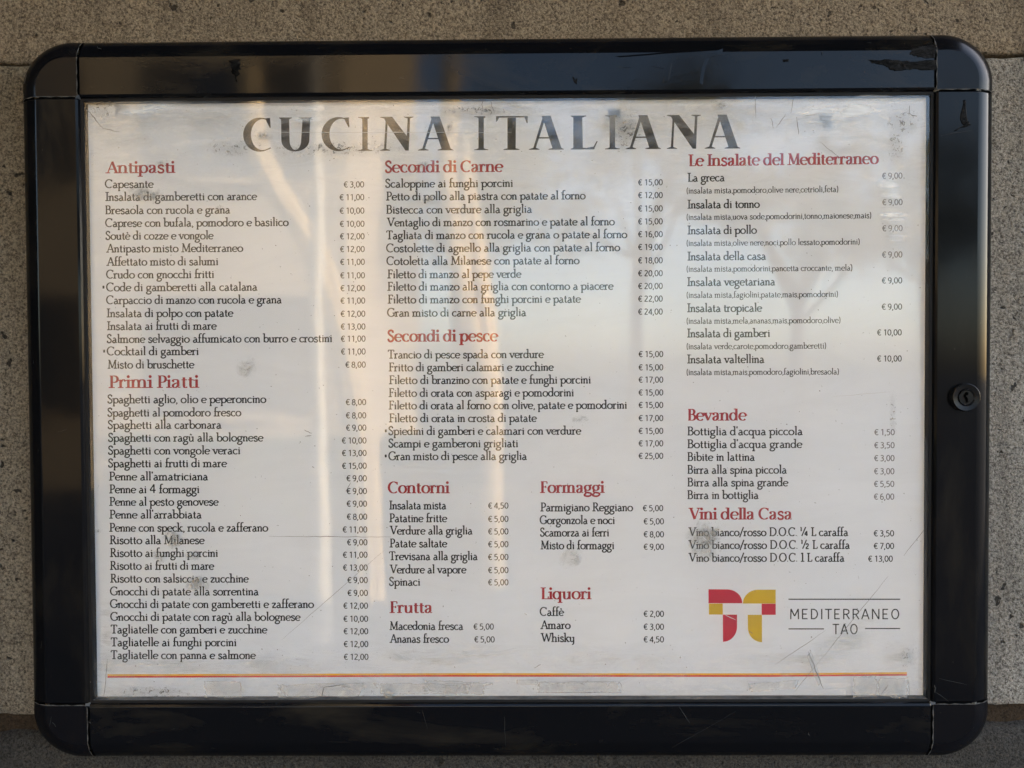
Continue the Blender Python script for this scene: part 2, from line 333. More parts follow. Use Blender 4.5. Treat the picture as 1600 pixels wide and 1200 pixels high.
bod[' '] = (.56, [])
bod['('] = (.5, [C_([(.40,1.85),(.22,1.4),(.16,.7),(.24,.1),(.42,-.3)],.8)])
bod[')'] = (.5, [C_([(.14,1.85),(.32,1.4),(.38,.7),(.30,.1),(.12,-.3)],.8)])
bod[','] = (.40, [D_(.2,.08,.1),C_([(.27,.06),(.24,-.15),(.1,-.4)],.4)])
bod['è'] = (1.02, bod['e'][1]+[L_(.34,1.6,.58,1.28,.9)])
cap = {}
cap['A'] = (.84, [L_(.10,.02,.42,.98,.22),L_(.42,1,.75,.02,1),L_(.2,.34,.62,.34,'serif'),F_(.1,.02,.1),F_(.75,.02,.12)])
cap['B'] = (.72, [L_(.18,0,.18,1),L_(.05,.98,.4,.98,'serif'),L_(.05,.02,.42,.02,'serif'),L_(.18,.53,.4,.53,'serif'),E_(.36,.755,.2,.225,-90,90),E_(.38,.275,.25,.255,-90,90)])
cap['C'] = (.86, [E_(.48,.5,.4,.49,48,312),L_(.77,.98,.77,.74,.2)])
cap['D'] = (.9, [L_(.18,0,.18,1),L_(.05,.98,.42,.98,'serif'),L_(.05,.02,.42,.02,'serif'),E_(.4,.5,.42,.48,-90,90)])
cap['F'] = (.62, [L_(.18,0,.18,1),L_(.05,.98,.56,.98,'serif'),L_(.18,.52,.46,.52,'serif'),F_(.18,.02,.13),L_(.56,.98,.56,.8,.2),L_(.46,.62,.46,.42,.2)])
cap['G'] = (.92, [E_(.48,.5,.4,.49,48,325),L_(.77,.98,.77,.74,.2),L_(.8,.06,.8,.42,.9),F_(.8,.42,.11)])
cap['I'] = (.38, [L_(.19,0,.19,1),F_(.19,.98,.13),F_(.19,.02,.13)])
cap['L'] = (.62, [L_(.18,0,.18,1),F_(.18,.98,.13),L_(.05,.02,.58,.02,'serif'),L_(.58,.02,.58,.24,.2)])
cap['M'] = (1.06, [L_(.15,0,.19,.98,.2),L_(.19,1,.52,.06,1),L_(.52,.04,.85,.98,.22),L_(.87,0,.87,1,1),F_(.15,.02,.1),F_(.87,.02,.13),L_(.05,.98,.2,.98,'serif'),L_(.87,.98,1.0,.98,'serif')])
cap['O'] = (.94, [E_(.47,.5,.39,.49,0,360)])
cap['P'] = (.64, [L_(.18,0,.18,1),L_(.05,.98,.36,.98,'serif'),L_(.18,.45,.36,.45,'serif'),F_(.18,.02,.13),E_(.36,.715,.22,.265,-90,90)])
cap['R'] = (.78, [L_(.18,0,.18,1),L_(.05,.98,.36,.98,'serif'),L_(.18,.5,.36,.5,'serif'),F_(.18,.02,.13),E_(.36,.74,.2,.24,-90,90),L_(.36,.5,.68,.02,1),F_(.7,.02,.08)])
cap['S'] = (.6, [C_([(.48,.78),(.42,.94),(.28,.99),(.13,.9),(.1,.74),(.22,.58),(.38,.46),(.5,.3),(.46,.1),(.3,.01),(.14,.05),(.07,.24)],.7),L_(.485,.97,.485,.76,.2),L_(.07,.03,.07,.26,.2)])
cap['T'] = (.74, [L_(.37,0,.37,1),L_(.05,.98,.69,.98,'serif'),F_(.37,.02,.13),L_(.05,.98,.05,.78,.2),L_(.69,.98,.69,.78,.2)])
cap['V'] = (.82, [L_(.1,.98,.42,.02,1),L_(.75,.98,.42,.02,.22),F_(.1,.98,.11),F_(.75,.98,.09)])
cap['W'] = (1.24, [L_(.1,.98,.38,.02,1),L_(.64,.98,.38,.02,.22),L_(.62,.98,.88,.02,1),L_(1.15,.98,.88,.02,.22),F_(.1,.98,.11),F_(1.15,.98,.09)])
san = {}
san['0'] = (.60, [E_(.30,.5,.22,.46,0,360)])
san['1'] = (.60, [L_(.36,0,.36,1),L_(.36,.97,.14,.84)])
san['2'] = (.60, [C_([(.1,.84),(.26,.96),(.44,.88),(.46,.68),(.32,.42),(.09,.05)]),L_(.07,.05,.53,.05)])
san['3'] = (.60, [C_([(.1,.88),(.27,.96),(.44,.86),(.43,.66),(.22,.53)]),C_([(.22,.53),(.42,.47),(.49,.28),(.38,.08),(.2,.03),(.07,.09)])])
san['4'] = (.60, [L_(.42,0,.42,.98),L_(.42,.96,.05,.28),L_(.04,.27,.56,.27)])
san['5'] = (.60, [L_(.47,.95,.14,.95),L_(.15,.95,.12,.55),C_([(.12,.55),(.3,.6),(.47,.48),(.48,.22),(.33,.05),(.18,.03),(.07,.07)])])
san['6'] = (.60, [E_(.31,.3,.2,.27,0,360),C_([(.11,.32),(.14,.7),(.28,.92),(.45,.95)])])
san['7'] = (.60, [L_(.06,.95,.54,.95),L_(.52,.95,.2,0)])
san['8'] = (.60, [E_(.3,.73,.17,.22,0,360),E_(.3,.27,.21,.25,0,360)])
san['9'] = (.60, [E_(.29,.68,.2,.27,0,360),C_([(.49,.66),(.46,.3),(.32,.08),(.15,.05)])])
san['€'] = (.64, [E_(.40,.5,.26,.46,50,310),L_(.03,.60,.48,.60),L_(.03,.41,.46,.41)])
san[','] = (.26, [L_(.15,.12,.07,-.18)])
san[' '] = (.22, [])
san['M'] = (.95, [L_(.12,0,.14,1),L_(.14,1,.46,.3),L_(.46,.3,.78,1),L_(.78,1,.8,0)])
san['E'] = (.72, [L_(.14,0,.14,1),L_(.14,.95,.58,.95),L_(.14,.5,.5,.5),L_(.14,.05,.58,.05)])
san['D'] = (.80, [L_(.14,0,.14,1),L_(.14,.95,.34,.95),L_(.14,.05,.34,.05),E_(.32,.5,.34,.45,-90,90)])
san['I'] = (.34, [L_(.17,0,.17,1)])
san['T'] = (.70, [L_(.35,0,.35,1),L_(.04,.95,.66,.95)])
san['R'] = (.76, [L_(.14,0,.14,1),L_(.14,.95,.36,.95),L_(.14,.48,.36,.48),E_(.36,.715,.24,.235,-90,90),L_(.36,.48,.64,0)])
san['A'] = (.80, [L_(.06,0,.38,1),L_(.38,1,.70,0),L_(.17,.32,.59,.32)])
san['N'] = (.86, [L_(.14,0,.14,1),L_(.14,1,.70,0),L_(.70,0,.70,1)])
san['O'] = (.84, [E_(.42,.5,.30,.46,0,360)])
HEAVY = set('amo')

def ribbon(pts, wmode, thick, thin, serif, V, F, zstep):
    """pts in photo-sized units on the sheet (x right, y up); appends quads to V, F"""
    if isinstance(wmode, tuple):
        r = wmode[1]; c = pts[0]; b0 = len(V)
        for i in range(10): V.append((c[0]+r*math.cos(i*math.pi/5), c[1]+r*math.sin(i*math.pi/5), zstep))
        F.append(tuple(range(b0, b0+10))); return
    n = len(pts); b0 = len(V)
    closed = n > 4 and math.hypot(pts[0][0]-pts[-1][0], pts[0][1]-pts[-1][1]) < 1e-4
    for i, p in enumerate(pts):
        if closed: a, b = pts[(i-1) % (n-1)], pts[(i+1) % (n-1)]
        else: a, b = pts[max(0, i-1)], pts[min(n-1, i+1)]
        dx, dy = b[0]-a[0], b[1]-a[1]; l = math.hypot(dx, dy) or 1e-9; dx /= l; dy /= l
        if wmode is None: w_ = thin+(thick-thin)*abs(dy)**1.3
        elif wmode == 'serif': w_ = serif
        elif wmode in ('flag', 'foot'): w_ = serif*1.1
        else: w_ = thin+(thick-thin)*wmode
        V.append((p[0]-dy*w_/2, p[1]+dx*w_/2, zstep)); V.append((p[0]+dy*w_/2, p[1]-dx*w_/2, zstep))
    for i in range(n-1):
        k = b0+2*i; F.append((k, k+1, k+3, k+2))

FS = []
SHEET_Y = 0.0085                             # the sheet lies this far behind the face of the frame
def slope(x, y):
    s = -.0065*max(0, 1-(y-230)/700)
    if x > 1050: s -= .006*max(0, 1-(y-230)/420)
    return s
def text(name, s, x0, x1, y, style, mat, parent, label=None):
    """one printed line: x0..x1 and baseline y as measured on the photograph"""
    st = dict(
        body=dict(xh=7.7, ch=13.2, asc=14.0, dsc=4.9, th=2.3, tn=1.45, sf=1.4, a='a1'),
        small=dict(xh=5.9, ch=9.8, asc=10.2, dsc=3.4, th=1.45, tn=.9, sf=.55, a='a1'),
        head=dict(xh=12.0, ch=17.8, asc=18.3, dsc=5.6, th=3.9, tn=1.3, sf=1.35, a='a2'),
        head2=dict(xh=12.8, ch=18.9, asc=19.5, dsc=6, th=4.1, tn=1.35, sf=1.4, a='a2'),
        price=dict(xh=9.4, ch=9.4, asc=9.4, dsc=9.4, th=1.6, tn=1.3, sf=1.3, a='a1'),
        sans=dict(xh=16.2, ch=16.2, asc=16, dsc=16, th=2.0, tn=1.8, sf=1.8, a='a1'))[style]
    x = 0; V = []; F = []; k = 0; items = []
    for ch in s:
        if style in ('price', 'sans'): adv, strokes = san[ch]; u = st['ch']; fy = lambda v: v*st['ch']
        elif ch in cap: adv, strokes = cap[ch]; u = st['ch']; fy = lambda v: v*st['ch']
        else:
            g = 'a2' if ch == 'a' and 'head' in style else ch
            adv, strokes = (bod[g] if style in ('body', 'small') and g in bod else low[g]); u = st['xh']
            fy = lambda v: v*st['xh'] if 0 <= v <= 1 else (st['xh']+(v-1)*(st['asc']-st['xh']) if v > 1 else v*st['dsc'])
        for pts, wm in strokes:
            if wm == 'foot':
                e_ = st['th']*.36/u; pts = [(pts[0][0]-e_, pts[0][1]), (pts[1][0]+e_, pts[1][1])]
            elif wm == 'flag': pts = [(pts[0][0]-st['th']*.30/u, pts[0][1]), pts[1]]
            items.append(([(x+p[0]*u, fy(p[1])) for p in pts], (wm[0], wm[1]*u*(1.25 if 'head' in style else 1.0)) if isinstance(wm, tuple) else wm))
        x += adv*u + (.07*u if style == 'sans' else 0)
    xs = [p[0] for it in items for p in it[0]]; lo, hi = min(xs)-.5*st['tn'], max(xs)+.5*st['tn']
    f = (x1-x0)/(hi-lo); FS.append((style, round(f, 3)))
    for pts, wm in items:
        k += 1
        ribbon([((p[0]-lo)*f, p[1]) for p in pts], wm, st['th'], st['tn'], st['sf'], V, F, .00004+.000004*(k % 9))
    return lay(name, V, F, x0, y, mat, parent, label)
def lay(name, V, F, x0, y, mat, parent, label=None):
    sl_ = slope(x0, y); W = []
    for vx, vy, vz in V:
        X, Z = P(x0+vx, y+sl_*vx-vy, SHEET_Y); W.append((X, SHEET_Y-vz, Z))
    o = mesh(name, W, F, mat, parent)
    if label: o['label'] = label
    return o
def poly_px(name, polys, mat, parent, y=SHEET_Y, off=.00005, label=None):
    V = []; F = []
    for pl in polys:
        b = len(V)
        for (a, c) in pl:
            X, Z = P(a, c, y); V.append((X, y-off, Z))
        F.append(tuple(range(b, b+len(pl))))
    o = mesh(name, V, F, mat, parent)
    if label: o['label'] = label
    return o

# ------------------------------------------------------------------ the wall
WALL_Y = 0.024
wall = empty('wall', (0, WALL_Y, 0), 'rough grey-brown stone block wall with pitted surface behind the black menu case', 'wall')
def line_z(p0, p1):
    (xa, za), (xb, zb) = P(*p0, WALL_Y), P(*p1, WALL_Y)
    return lambda x: za+(zb-za)*(x-xa)/(xb-xa)
z_top = line_z((0, 101), (1600, 87))          # joint above the case
z_bot = line_z((0, 1117), (1600, 1103))       # lower edge of the course the case hangs on
z_low = line_z((0, 1146), (1600, 1131))       # upper edge of the darker course below
def hash_n(x, z, s=1.0):
    return (math.sin(x*91.7*s+z*37.1)*.5+math.sin(x*233.3*s-z*151+1.7)*.3+math.sin(x*611*s+z*67)*.2)
def block(x0, x1, zl, zh, mat, step=.02, y0=WALL_Y, seed=0, r=.003, rag=.0012):
    nx = max(2, int((x1-x0)/step)); nz = max(2, int((zh(0)-zl(0))/step))
    us = [0, r*.35/(x1-x0), r/(x1-x0)]; us = us+[us[-1]+(1-2*us[-1])*i/nx for i in range(1, nx)]+[1-u for u in reversed(us)]
    H = zh(0)-zl(0); vs = [0, r*.35/H, r/H]; vs = vs+[vs[-1]+(1-2*vs[-1])*i/nz for i in range(1, nz)]+[1-u for u in reversed(vs)]
    V = []; F = []; dep = [r, r*.3, 0]
    for j, v in enumerate(vs):
        dj = dep[min(j, len(vs)-1-j)] if min(j, len(vs)-1-j) < 3 else 0
        for i, u in enumerate(us):
            di = dep[min(i, len(us)-1-i)] if min(i, len(us)-1-i) < 3 else 0
            x = x0+u*(x1-x0); a, b = zl(x), zh(x); z = a+v*(b-a)
            if j < 3: z += rag*hash_n(x, seed)
            if j > len(vs)-4: z += rag*hash_n(x, seed+3)
            y = y0+max(di, dj)+.0009*hash_n(x*.3, z*.6+seed)
            V.append((x, y, z))
    nX = len(us)
    for j in range(len(vs)-1):
        for i in range(nX-1):
            k = j*nX+i; F.append((k, k+1, k+nX+1, k+nX))
    # side returns
    def ret(ids):
        b = len(V)
        for k in ids: V.append((V[k][0], y0+.05, V[k][2]))
        for q in range(len(ids)-1): F.append((ids[q], b+q, b+q+1, ids[q+1]))
    ret(list(range(nX))); ret([(len(vs)-1)*nX+i for i in range(nX-1, -1, -1)])
    ret([j*nX for j in range(len(vs)-1, -1, -1)]); ret([j*nX+nX-1 for j in range(len(vs))])
    return mesh('stone_block', V, F, mat, wall, smooth=True)
c_ = lambda v: (lambda x: v)
block(-.70, .74, z_bot, lambda x: z_top(x)-.0006, M_stone, .006, seed=1, r=.0022)
block(-.95, .52+.4, lambda x: z_top(x)+.0006, lambda x: z_top(x)+.46, M_stone_hi, .008, seed=2, y0=WALL_Y-.0016, r=.0020)
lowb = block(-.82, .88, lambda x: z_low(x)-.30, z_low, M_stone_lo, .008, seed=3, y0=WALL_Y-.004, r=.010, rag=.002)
for s in (-1, 1):                             # the same courses further along the wall
    for k in range(4):
        a = (.743 if s > 0 else -.703)+s*k*1.0
        block(min(a, a+s*.996), max(a, a+s*.996), c_(z_bot(0)), c_(z_top(0)-.001), M_stone, .12, seed=k+5*s)
        a = (.923 if s > 0 else -.953)+s*k*1.0
        block(min(a, a+s*.996), max(a, a+s*.996), c_(z_top(0)+.001), c_(z_top(0)+.46), M_stone_hi, .12, seed=k+9)
        a = (.884 if s > 0 else -.824)+s*k*1.0
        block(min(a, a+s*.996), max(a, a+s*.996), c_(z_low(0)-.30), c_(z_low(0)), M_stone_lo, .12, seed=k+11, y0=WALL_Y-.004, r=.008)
zz = z_top(0)+.463
for r_ in range(3):
    for k in range(8):
        a = -4.2+k*1.1+.5*(r_ % 2); block(a, a+1.096, c_(zz), c_(zz+.56), M_stone_hi, .14, seed=k+r_)
    zz += .563
zz = 0
for r_, h in enumerate((.45, z_low(0)-.303-.453)):
    for k in range(8):
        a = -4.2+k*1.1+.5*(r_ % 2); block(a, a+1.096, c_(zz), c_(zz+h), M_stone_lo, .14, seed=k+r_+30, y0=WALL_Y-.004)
    zz += h+.003
# bedding joint, set back, with an uneven face
V = []; F = []; nx = 420
for i in range(nx+1):
    x = -1.2+2.4*i/nx
    for j in range(6):
        z = z_low(x)-.004+(z_bot(x)-z_low(x)+.008)*j/5
        V.append((x, WALL_Y+.0062+.0011*hash_n(x*.9, j*.9)-.0012*math.sin(j*math.pi/5), z))
for i in range(nx):
    for j in range(5):
        k = i*6+j; F.append((k, k+6, k+7, k+1))
mesh('mortar_joint', V, F, M_mortar, wall, smooth=True)
blk = empty('blocker', (-1.35, WALL_Y, 0), 'dark stone pilaster added out of view left of the menu case to darken its edge', 'blocker')  # added pier out of view; keeps sky reflections off the frame's left edge
for k in range(6):
    box('stone_block', (-1.62, -.55, .002+k*.54), (-1.12, WALL_Y+.02, .538+k*.54), M_stone_lo, blk, .006)
M_plain, _, _ = mat_new('wall_core', (.16,.14,.11), .9)
box('wall_core', (-9, WALL_Y+.03, 0), (9, WALL_Y+.4, 4.6), M_plain, wall)

# ------------------------------------------------------------------ the menu case
case = empty('menu_case', (0, WALL_Y, ZC), 'black rounded menu display case with Italian menu sheet, hung on the stone wall', 'menu case')
HW, HH = .300, .21546                         # inner opening (half), at the face
SXO = 1.065                                   # upright rails are a little wider
RW = .0415                                    # width of a rail
# profile of a rail: (distance outward from the opening, depth y), from the glass side round the face to the wall
PROF = [(-.0012, .0110), (-.0012, .0022), (-.0004, .0008), (.0010, .0000)]
PROF += [(.0016, .0000), (RW-.0149, .0000), (RW-.0145, .0000)]
A0 = R_(30)
def round_(i, n=8):
    a = A0+(math.pi/2-A0)*i/n
    return (RW-.0145+.0145*(math.sin(a)-math.sin(A0))/(1-math.sin(A0)), .0120*(math.cos(A0)-math.cos(a))/math.cos(A0))
PROF += [round_(i) for i in range(1, 9)]
PROF += [(RW, WALL_Y-.001)]
def rail(name, a, b, axis, side, mat):
    """extruded rail from a to b along axis, on the given side of the opening"""
    V = []; F = []; n = len(PROF); L = b-a
    st = [a, a+.0008]+[a+.0008+(L-.0016)*i/6 for i in range(1, 6)]+[b-.0008, b]
    for k, s in enumerate(st):
        e = .0005 if k in (0, len(st)-1) else 0
        for o, y in PROF:
            y2 = y+e
            if axis == 'x': V.append((s, y2, ZC+side*(HH+o)))
            else: V.append((side*(HW+(o*SXO if o > 0 else o)), y2, ZC+s))
    flip = (axis == 'x') == (side > 0)
    for k in range(len(st)-1):
        for j in range(n-1):
            q = (k*n+j, k*n+j+1, (k+1)*n+j+1, (k+1)*n+j); F.append(q if flip else q[::-1])
    o = mesh(name, V, F, mat, case)
    me = o.data
    me.polygons.foreach_set('use_smooth', [True]*len(me.polygons)); me.set_sharp_from_angle(angle=R_(20))
    return o
G = .0015
rail('frame_rail', -HW+G, HW-G, 'x', 1, M_rail_h); rail('frame_rail', -HW+G, HW-G, 'x', -1, M_rail_h)
rail('frame_rail', -HH+G, HH-G, 'z', -1, M_rail_v); rail('frame_rail', -HH+G, HH-G, 'z', 1, M_rail_v)
def corner(sx, sz):
    """moulded corner: the rail profile swept through a quarter turn about the inner corner, with a squared inner field"""
    V = []; F = []; m = 20; outer = [(RW-.0149, 0)]+[round_(i) for i in range(0, 9)]+[(RW, WALL_Y-.001)]
    Rc = .0352; c0 = RW-Rc                      # corner radius, and centre of the arc
    def ring(o):                               # outline at outward distance o
        r = Rc-(RW-o); pts = [(-.0002, o)]
        for i in range(m+1):
            a = math.pi/2*(1-i/m); pts.append((c0+r*math.cos(a), c0+r*math.sin(a)))
        pts.append((o, -.0002)); return pts
    rings = [ring(o) for o, y in outer]
    for (o, y), rg in zip(outer, rings):
        for k, (x, z) in enumerate(rg):
            e = .0004 if k in (0, len(rg)-1) else 0
            V.append((x, y+e-.0004, z))
    n = len(rings[0])
    for j in range(len(rings)-1):
        for k in range(n-1): F.append((j*n+k, j*n+k+1, (j+1)*n+k+1, (j+1)*n+k))
    b = len(V); V.append((-.0002, -.0004, -.0002)); V.append((-.0002, .0105, -.0002))
    F.append(tuple([b]+list(range(n))))
    W = [(sx*(HW+x*SXO), y, ZC+sz*(HH+z)) for x, y, z in V]
    if sx*sz < 0: F = [f[::-1] for f in F]
    F = [f[::-1] for f in F]
    o = mesh('corner_cap', W, F, M_cap, case)
    o.data.polygons.foreach_set('use_smooth', [True]*len(o.data.polygons)); o.data.set_sharp_from_angle(angle=R_(20))
    # dusty gaps where the cap meets the two rails
    Vs = []; Fs = []
    def strip(pts, w, nrm):
        b = len(Vs)
        for k, (x, y, z) in enumerate(pts):
            d = w*(.55+.45*math.sin(k*2.3+sx*3+sz*5))
            Vs.append((sx*(HW+x*SXO)+nrm[0]*(-d)*sx, y, ZC+sz*(HH+z)+nrm[1]*(-d)*sz)); Vs.append((sx*(HW+x*SXO), y, ZC+sz*(HH+z)))
        for k in range(len(pts)-1): Fs.append((b+2*k, b+2*k+1, b+2*k+3, b+2*k+2))
    prof = [(0.0, -.0001)]+[((RW-.0149)*i/8, -.0001) for i in range(1, 8)]+[(o_, y_-.0001) for o_, y_ in outer[:-1]]
    strip([(-.0002, y_-.0002, o_) for o_, y_ in prof], .0009, (1, 0))
    strip([(o_, y_-.0002, -.0002) for o_, y_ in prof], .0009, (0, 1))
    mesh('seam', Vs, Fs, M_seam, o)
    return o
for sx in (-1, 1):
    for sz in (-1, 1): corner(sx, sz)
# door lip behind the rails, gasket and ledge
def ring_part(name, o0, y0, o1, y1, mat):
    V = []; F = []
    for o, y in ((o0, y0), (o1, y1)):
        V += [(-(HW+o), y, ZC+HH+o), (HW+o, y, ZC+HH+o), (HW+o, y, ZC-HH-o), (-(HW+o), y, ZC-HH-o)]
    for k in range(4): F.append((k, (k+1) % 4, 4+(k+1) % 4, 4+k))
    o = mesh(name, V, F, mat, case)
    if name == 'inner_lip':
        o.data.materials.append(M_gasket)
        for k in (0, 1, 3): o.data.polygons[k].material_index = 1  # only the bottom side takes the lighter, lit grey
    return o
ring_part('gasket', -.0012, .0023, -.0030, .0025, M_gasket)
ring_part('inner_lip', -.0030, .0025, -.0030, .0100, M_ledge)
box('back_panel', (-HW-.033, .0102, ZC-HH-.033), (HW+.033, .0212, ZC+HH+.033), M_gasket, case)

# ------------------------------------------------------------------ the sheet
V = []; F = []; nx, nz = 60, 44
for j in range(nz+1):
    for i in range(nx+1):
        V.append((-HW-.006+(2*HW+.012)*i/nx, SHEET_Y, ZC-HH-.004+(2*HH+.008)*j/nz))
for j in range(nz):
    for i in range(nx): k = j*(nx+1)+i; F.append((k, k+1, k+nx+2, k+nx+1))
sheet = mesh('menu_sheet', V, F, M_paper, case)
sheet['label'] = 'white printed menu sheet behind the glass'

# title, letter by letter
TT = {}
th, tn = .27, .055
TT['I'] = [L_(.215,0,.215,1,1),L_(0,.985,.43,.985,0),L_(0,.015,.43,.015,0)]
title = [('C',380,423.5),('U',436,487),('C',502.5,546.5),('I',559.5,581.5),('N',594,646),('A',653,708),('I',741,763),('T',775,824.5),
         ('A',826.5,881),('L',891.5,934),('I',945.5,968.5),('A',977.5,1032.5),('N',1042,1095),('A',1101,1156.5)]
tcap = 53.0
def tquads(ch):
    if ch == 'I': return [[(.22,1),(.78,1),(.80,.965),(.68,.94),(.68,.06),(.80,.035),(1,.02),(1,0),(0,0),(0,.02),(.20,.035),(.30,.06),(.30,.94),(.2,.965),(0,.98),(0,1)]]
    if ch == 'T': return [[(.36,.95),(.63,.95),(.62,.05),(.74,.02),(.74,0),(.24,0),(.24,.02),(.36,.05)],
                          [(0,1.0),(1,1.0),(1,.955),(0,.955)],[(0,.96),(.10,.96),(.04,.86),(0,.82)],[(1,.96),(.90,.96),(.96,.80),(1,.78)]]
    if ch == 'L': return [[(.10,.94),(.10,.05),(0,.02),(0,0),(.86,0),(.90,.02),(.45,.055),(.43,.94),(.58,.98),(.58,1),(.0,1),(.0,.98)],
                          [(.86,0),(1,.24),(.96,.25),(.84,.08),(.6,.05),(.6,.0)]]
    if ch == 'N': return [[(.17,.94),(.115,.06),(0,.02),(0,0),(.30,0),(.30,.02),(.185,.06),(.225,.86)],
                          [(0,1),(.36,1),(.86,.36),(.86,0),(.76,0),(.17,.86),(.12,.95),(0,.98)],
                          [(.72,1),(1,1),(1,.98),(.90,.95),(.86,0),(.78,.0),(.825,.95),(.72,.98)]]
    if ch == 'A': return [[(.40,1),(.62,1),(.93,.055),(1,.02),(1,0),(.56,0),(.56,.02),(.67,.05),(.42,.84)],
                          [(.36,1),(.45,1),(.47,.93),(.20,.06),(.30,.02),(.30,0),(0,0),(0,.02),(.125,.06),(.385,.93)],
                          [(.24,.37),(.72,.37),(.74,.33),(.22,.33)]]
    if ch == 'U':
        o = []; i_ = []
        for k in range(17):
            a = math.pi+math.pi*k/16; o.append((.5+.43*math.cos(a), .33+.335*math.sin(a))); i_.append((.5+.175*math.cos(a)+.0, .32+.275*math.sin(a)))
        o = [(.06,.95)]+o+[(.955,.95)]; i_ = [(.31,.95)]+i_+[(.72,.95)]
        return [[o[k], o[k+1], i_[k+1], i_[k]] for k in range(len(o)-1)]+[[(0,1),(.40,1),(.40,.98),(.31,.945),(.06,.945),(0,.98)],[(.60,1),(1,1),(1,.98),(.955,.945),(.72,.945),(.60,.98)]]
    if ch == 'C':
        o = []; i_ = []
        for k in range(25):
            a = R_(60+ (302-60)*k/24); o.append((.60+.60*math.cos(a), .5+.505*math.sin(a)))
            b = R_(62+(298-62)*k/24); tk = max(0, 1-abs((k-12)/12))**.5
            i_.append((.70+.42*math.cos(b)-.0, .5+.455*math.sin(b)))
        o[0] = (.93,.955); o[-1] = (1.0,.09); i_[-1] = (.98,.125); i_[0] = (.86,.90)
        return [[o[k], o[k+1], i_[k+1], i_[k]] for k in range(24)]+[[(.90,.99),(.965,.99),(.99,.70),(.955,.70),(.84,.88),(.80,.98)]]
for ch, xa, xb in title:
    polys = []
    yb = 237-(xa-385)*.0065
    for q in tquads(ch): polys.append([(xa+u*(xb-xa), yb-v*tcap-(u*(xb-xa))*.0065) for u, v in q])
    V = []; F = []
    for n_, pl in enumerate(polys):
        b = len(V)
        for a, c in pl:
            X, Z = P(a, c, SHEET_Y); V.append((X, SHEET_Y-.00005-.000004*(n_ % 4), Z))
        F.append(tuple(range(b, b+len(pl))))
    mesh('title_letter', V, F, M_brown, sheet)

def money(v): return '€ %s' % v
def items(rows, mat=M_black, style='body'):
    for r in rows:
        s, x0, x1, y = r[:4]
        if s.startswith('*'):
            text('asterisk', '*', x0-6.5, x0-2, y-2.5, 'body', mat, sheet); s = s[1:]
        text('dish_name', s, x0, x1, y, style, mat, sheet)
def prices(vals, x0f, x1, ys, mat=M_pricek):
    for k, (v, y) in enumerate(zip(vals, ys)):
        xr = x1(y) if callable(x1) else x1
        wdt = 39.3 if len(v) == 5 else 32.6
        text('price', money(v), xr-wdt, xr, y, 'price', mat, sheet)
def head(s, x0, x1, y, st='head'): text('section_heading', s, x0, x1, y, st, M_red, sheet, 'red bold heading reading '+s)

head('Antipasti', 164, 275, 270.5)
items([('Capesante',164,240.5,293.7),('Insalata di gamberetti con arance',164,402,313.7),('Bresaola con rucola e grana',164,360.5,334.5),
 ('Caprese con bufala, pomodoro e basilico',164.5,451,354.5),('Soutè di cozze e vongole',165,334,374.5),('Antipasto misto Mediterraneo',165,380,394.3),
 ('Affettato misto di salumi',165.5,341.5,415),('Crudo con gnocchi fritti',166,335,435),('*Code di gamberetti alla catalana',166,403,455),
 ('Carpaccio di manzo con rucola e grana',166,441,475),('Insalata di polpo con patate',166,365,495.5),('Insalata ai frutti di mare',166.5,339,515.5),
 ('Salmone selvaggio affumicato con burro e crostini',167,519.5,535.7),('*Cocktail di gamberi',167,311,555),('Misto di bruschette',167.5,304,575.7)])
head('Primi Piatti', 169, 312.5, 606, 'head2')
items([('Spaghetti aglio, olio e peperoncino',168,416,630),('Spaghetti al pomodoro fresco',168,377,650.7),('Spaghetti alla carbonara',168.5,347,670),
 ('Spaghetti con ragù alla bolognese',169,412,690),('Spaghetti con vongole veraci',169,376,710),('Spaghetti ai frutti di mare',169,355,730),
 ("Penne all'amatriciana",169.5,326,750.5),('Penne ai 4 formaggi',170,312,770.5),('Penne al pesto genovese',170,342,790),("Penne all'arrabbiata",170,316,810),
 ('Penne con speck, rucola e zafferano',170,419,830.5),('Risotto alla Milanese',170.5,320,850),('Risotto ai funghi porcini',171,341,870),
 ('Risotto ai frutti di mare',171,335,890),('Risotto con salsiccia e zucchine',171.5,389,910),('Gnocchi di patate alla sorrentina',172,405,930),
 ('Gnocchi di patate con gamberetti e zafferano',172,490.5,949.7),('Gnocchi di patate con ragù alla bolognese',172.5,470,969.7),
 ('Tagliatelle con gamberi e zucchine',173,418,989.5),('Tagliatelle ai funghi porcini',173,370,1009.5),('Tagliatelle con panna e salmone',173,400,1029.5)])
xr1 = lambda y: 569+(y-293)*.0092
prices(['3,00','11,00','10,00','10,00','12,00','12,00','11,00','11,00','12,00','11,00','12,00','13,00','11,00','11,00','8,00'], None, xr1,
 [293,313,334,354.5,374,394,414,435,455,474.5,495,515,534,554,574.5])
prices(['8,00','8,00','9,00','10,00','13,00','15,00','9,00','9,00','9,00','8,00','11,00','9,00','11,00','13,00','9,00','9,00','12,00','10,00','12,00','12,00','12,00'],
 None, xr1, [633,653.7,673,693,712.5,732.5,752,772,791.7,812,832,852,871.5,891.5,911,931,951,971.5,991,1011,1031])
head('Secondi di Carne', 602, 786, 269.5)
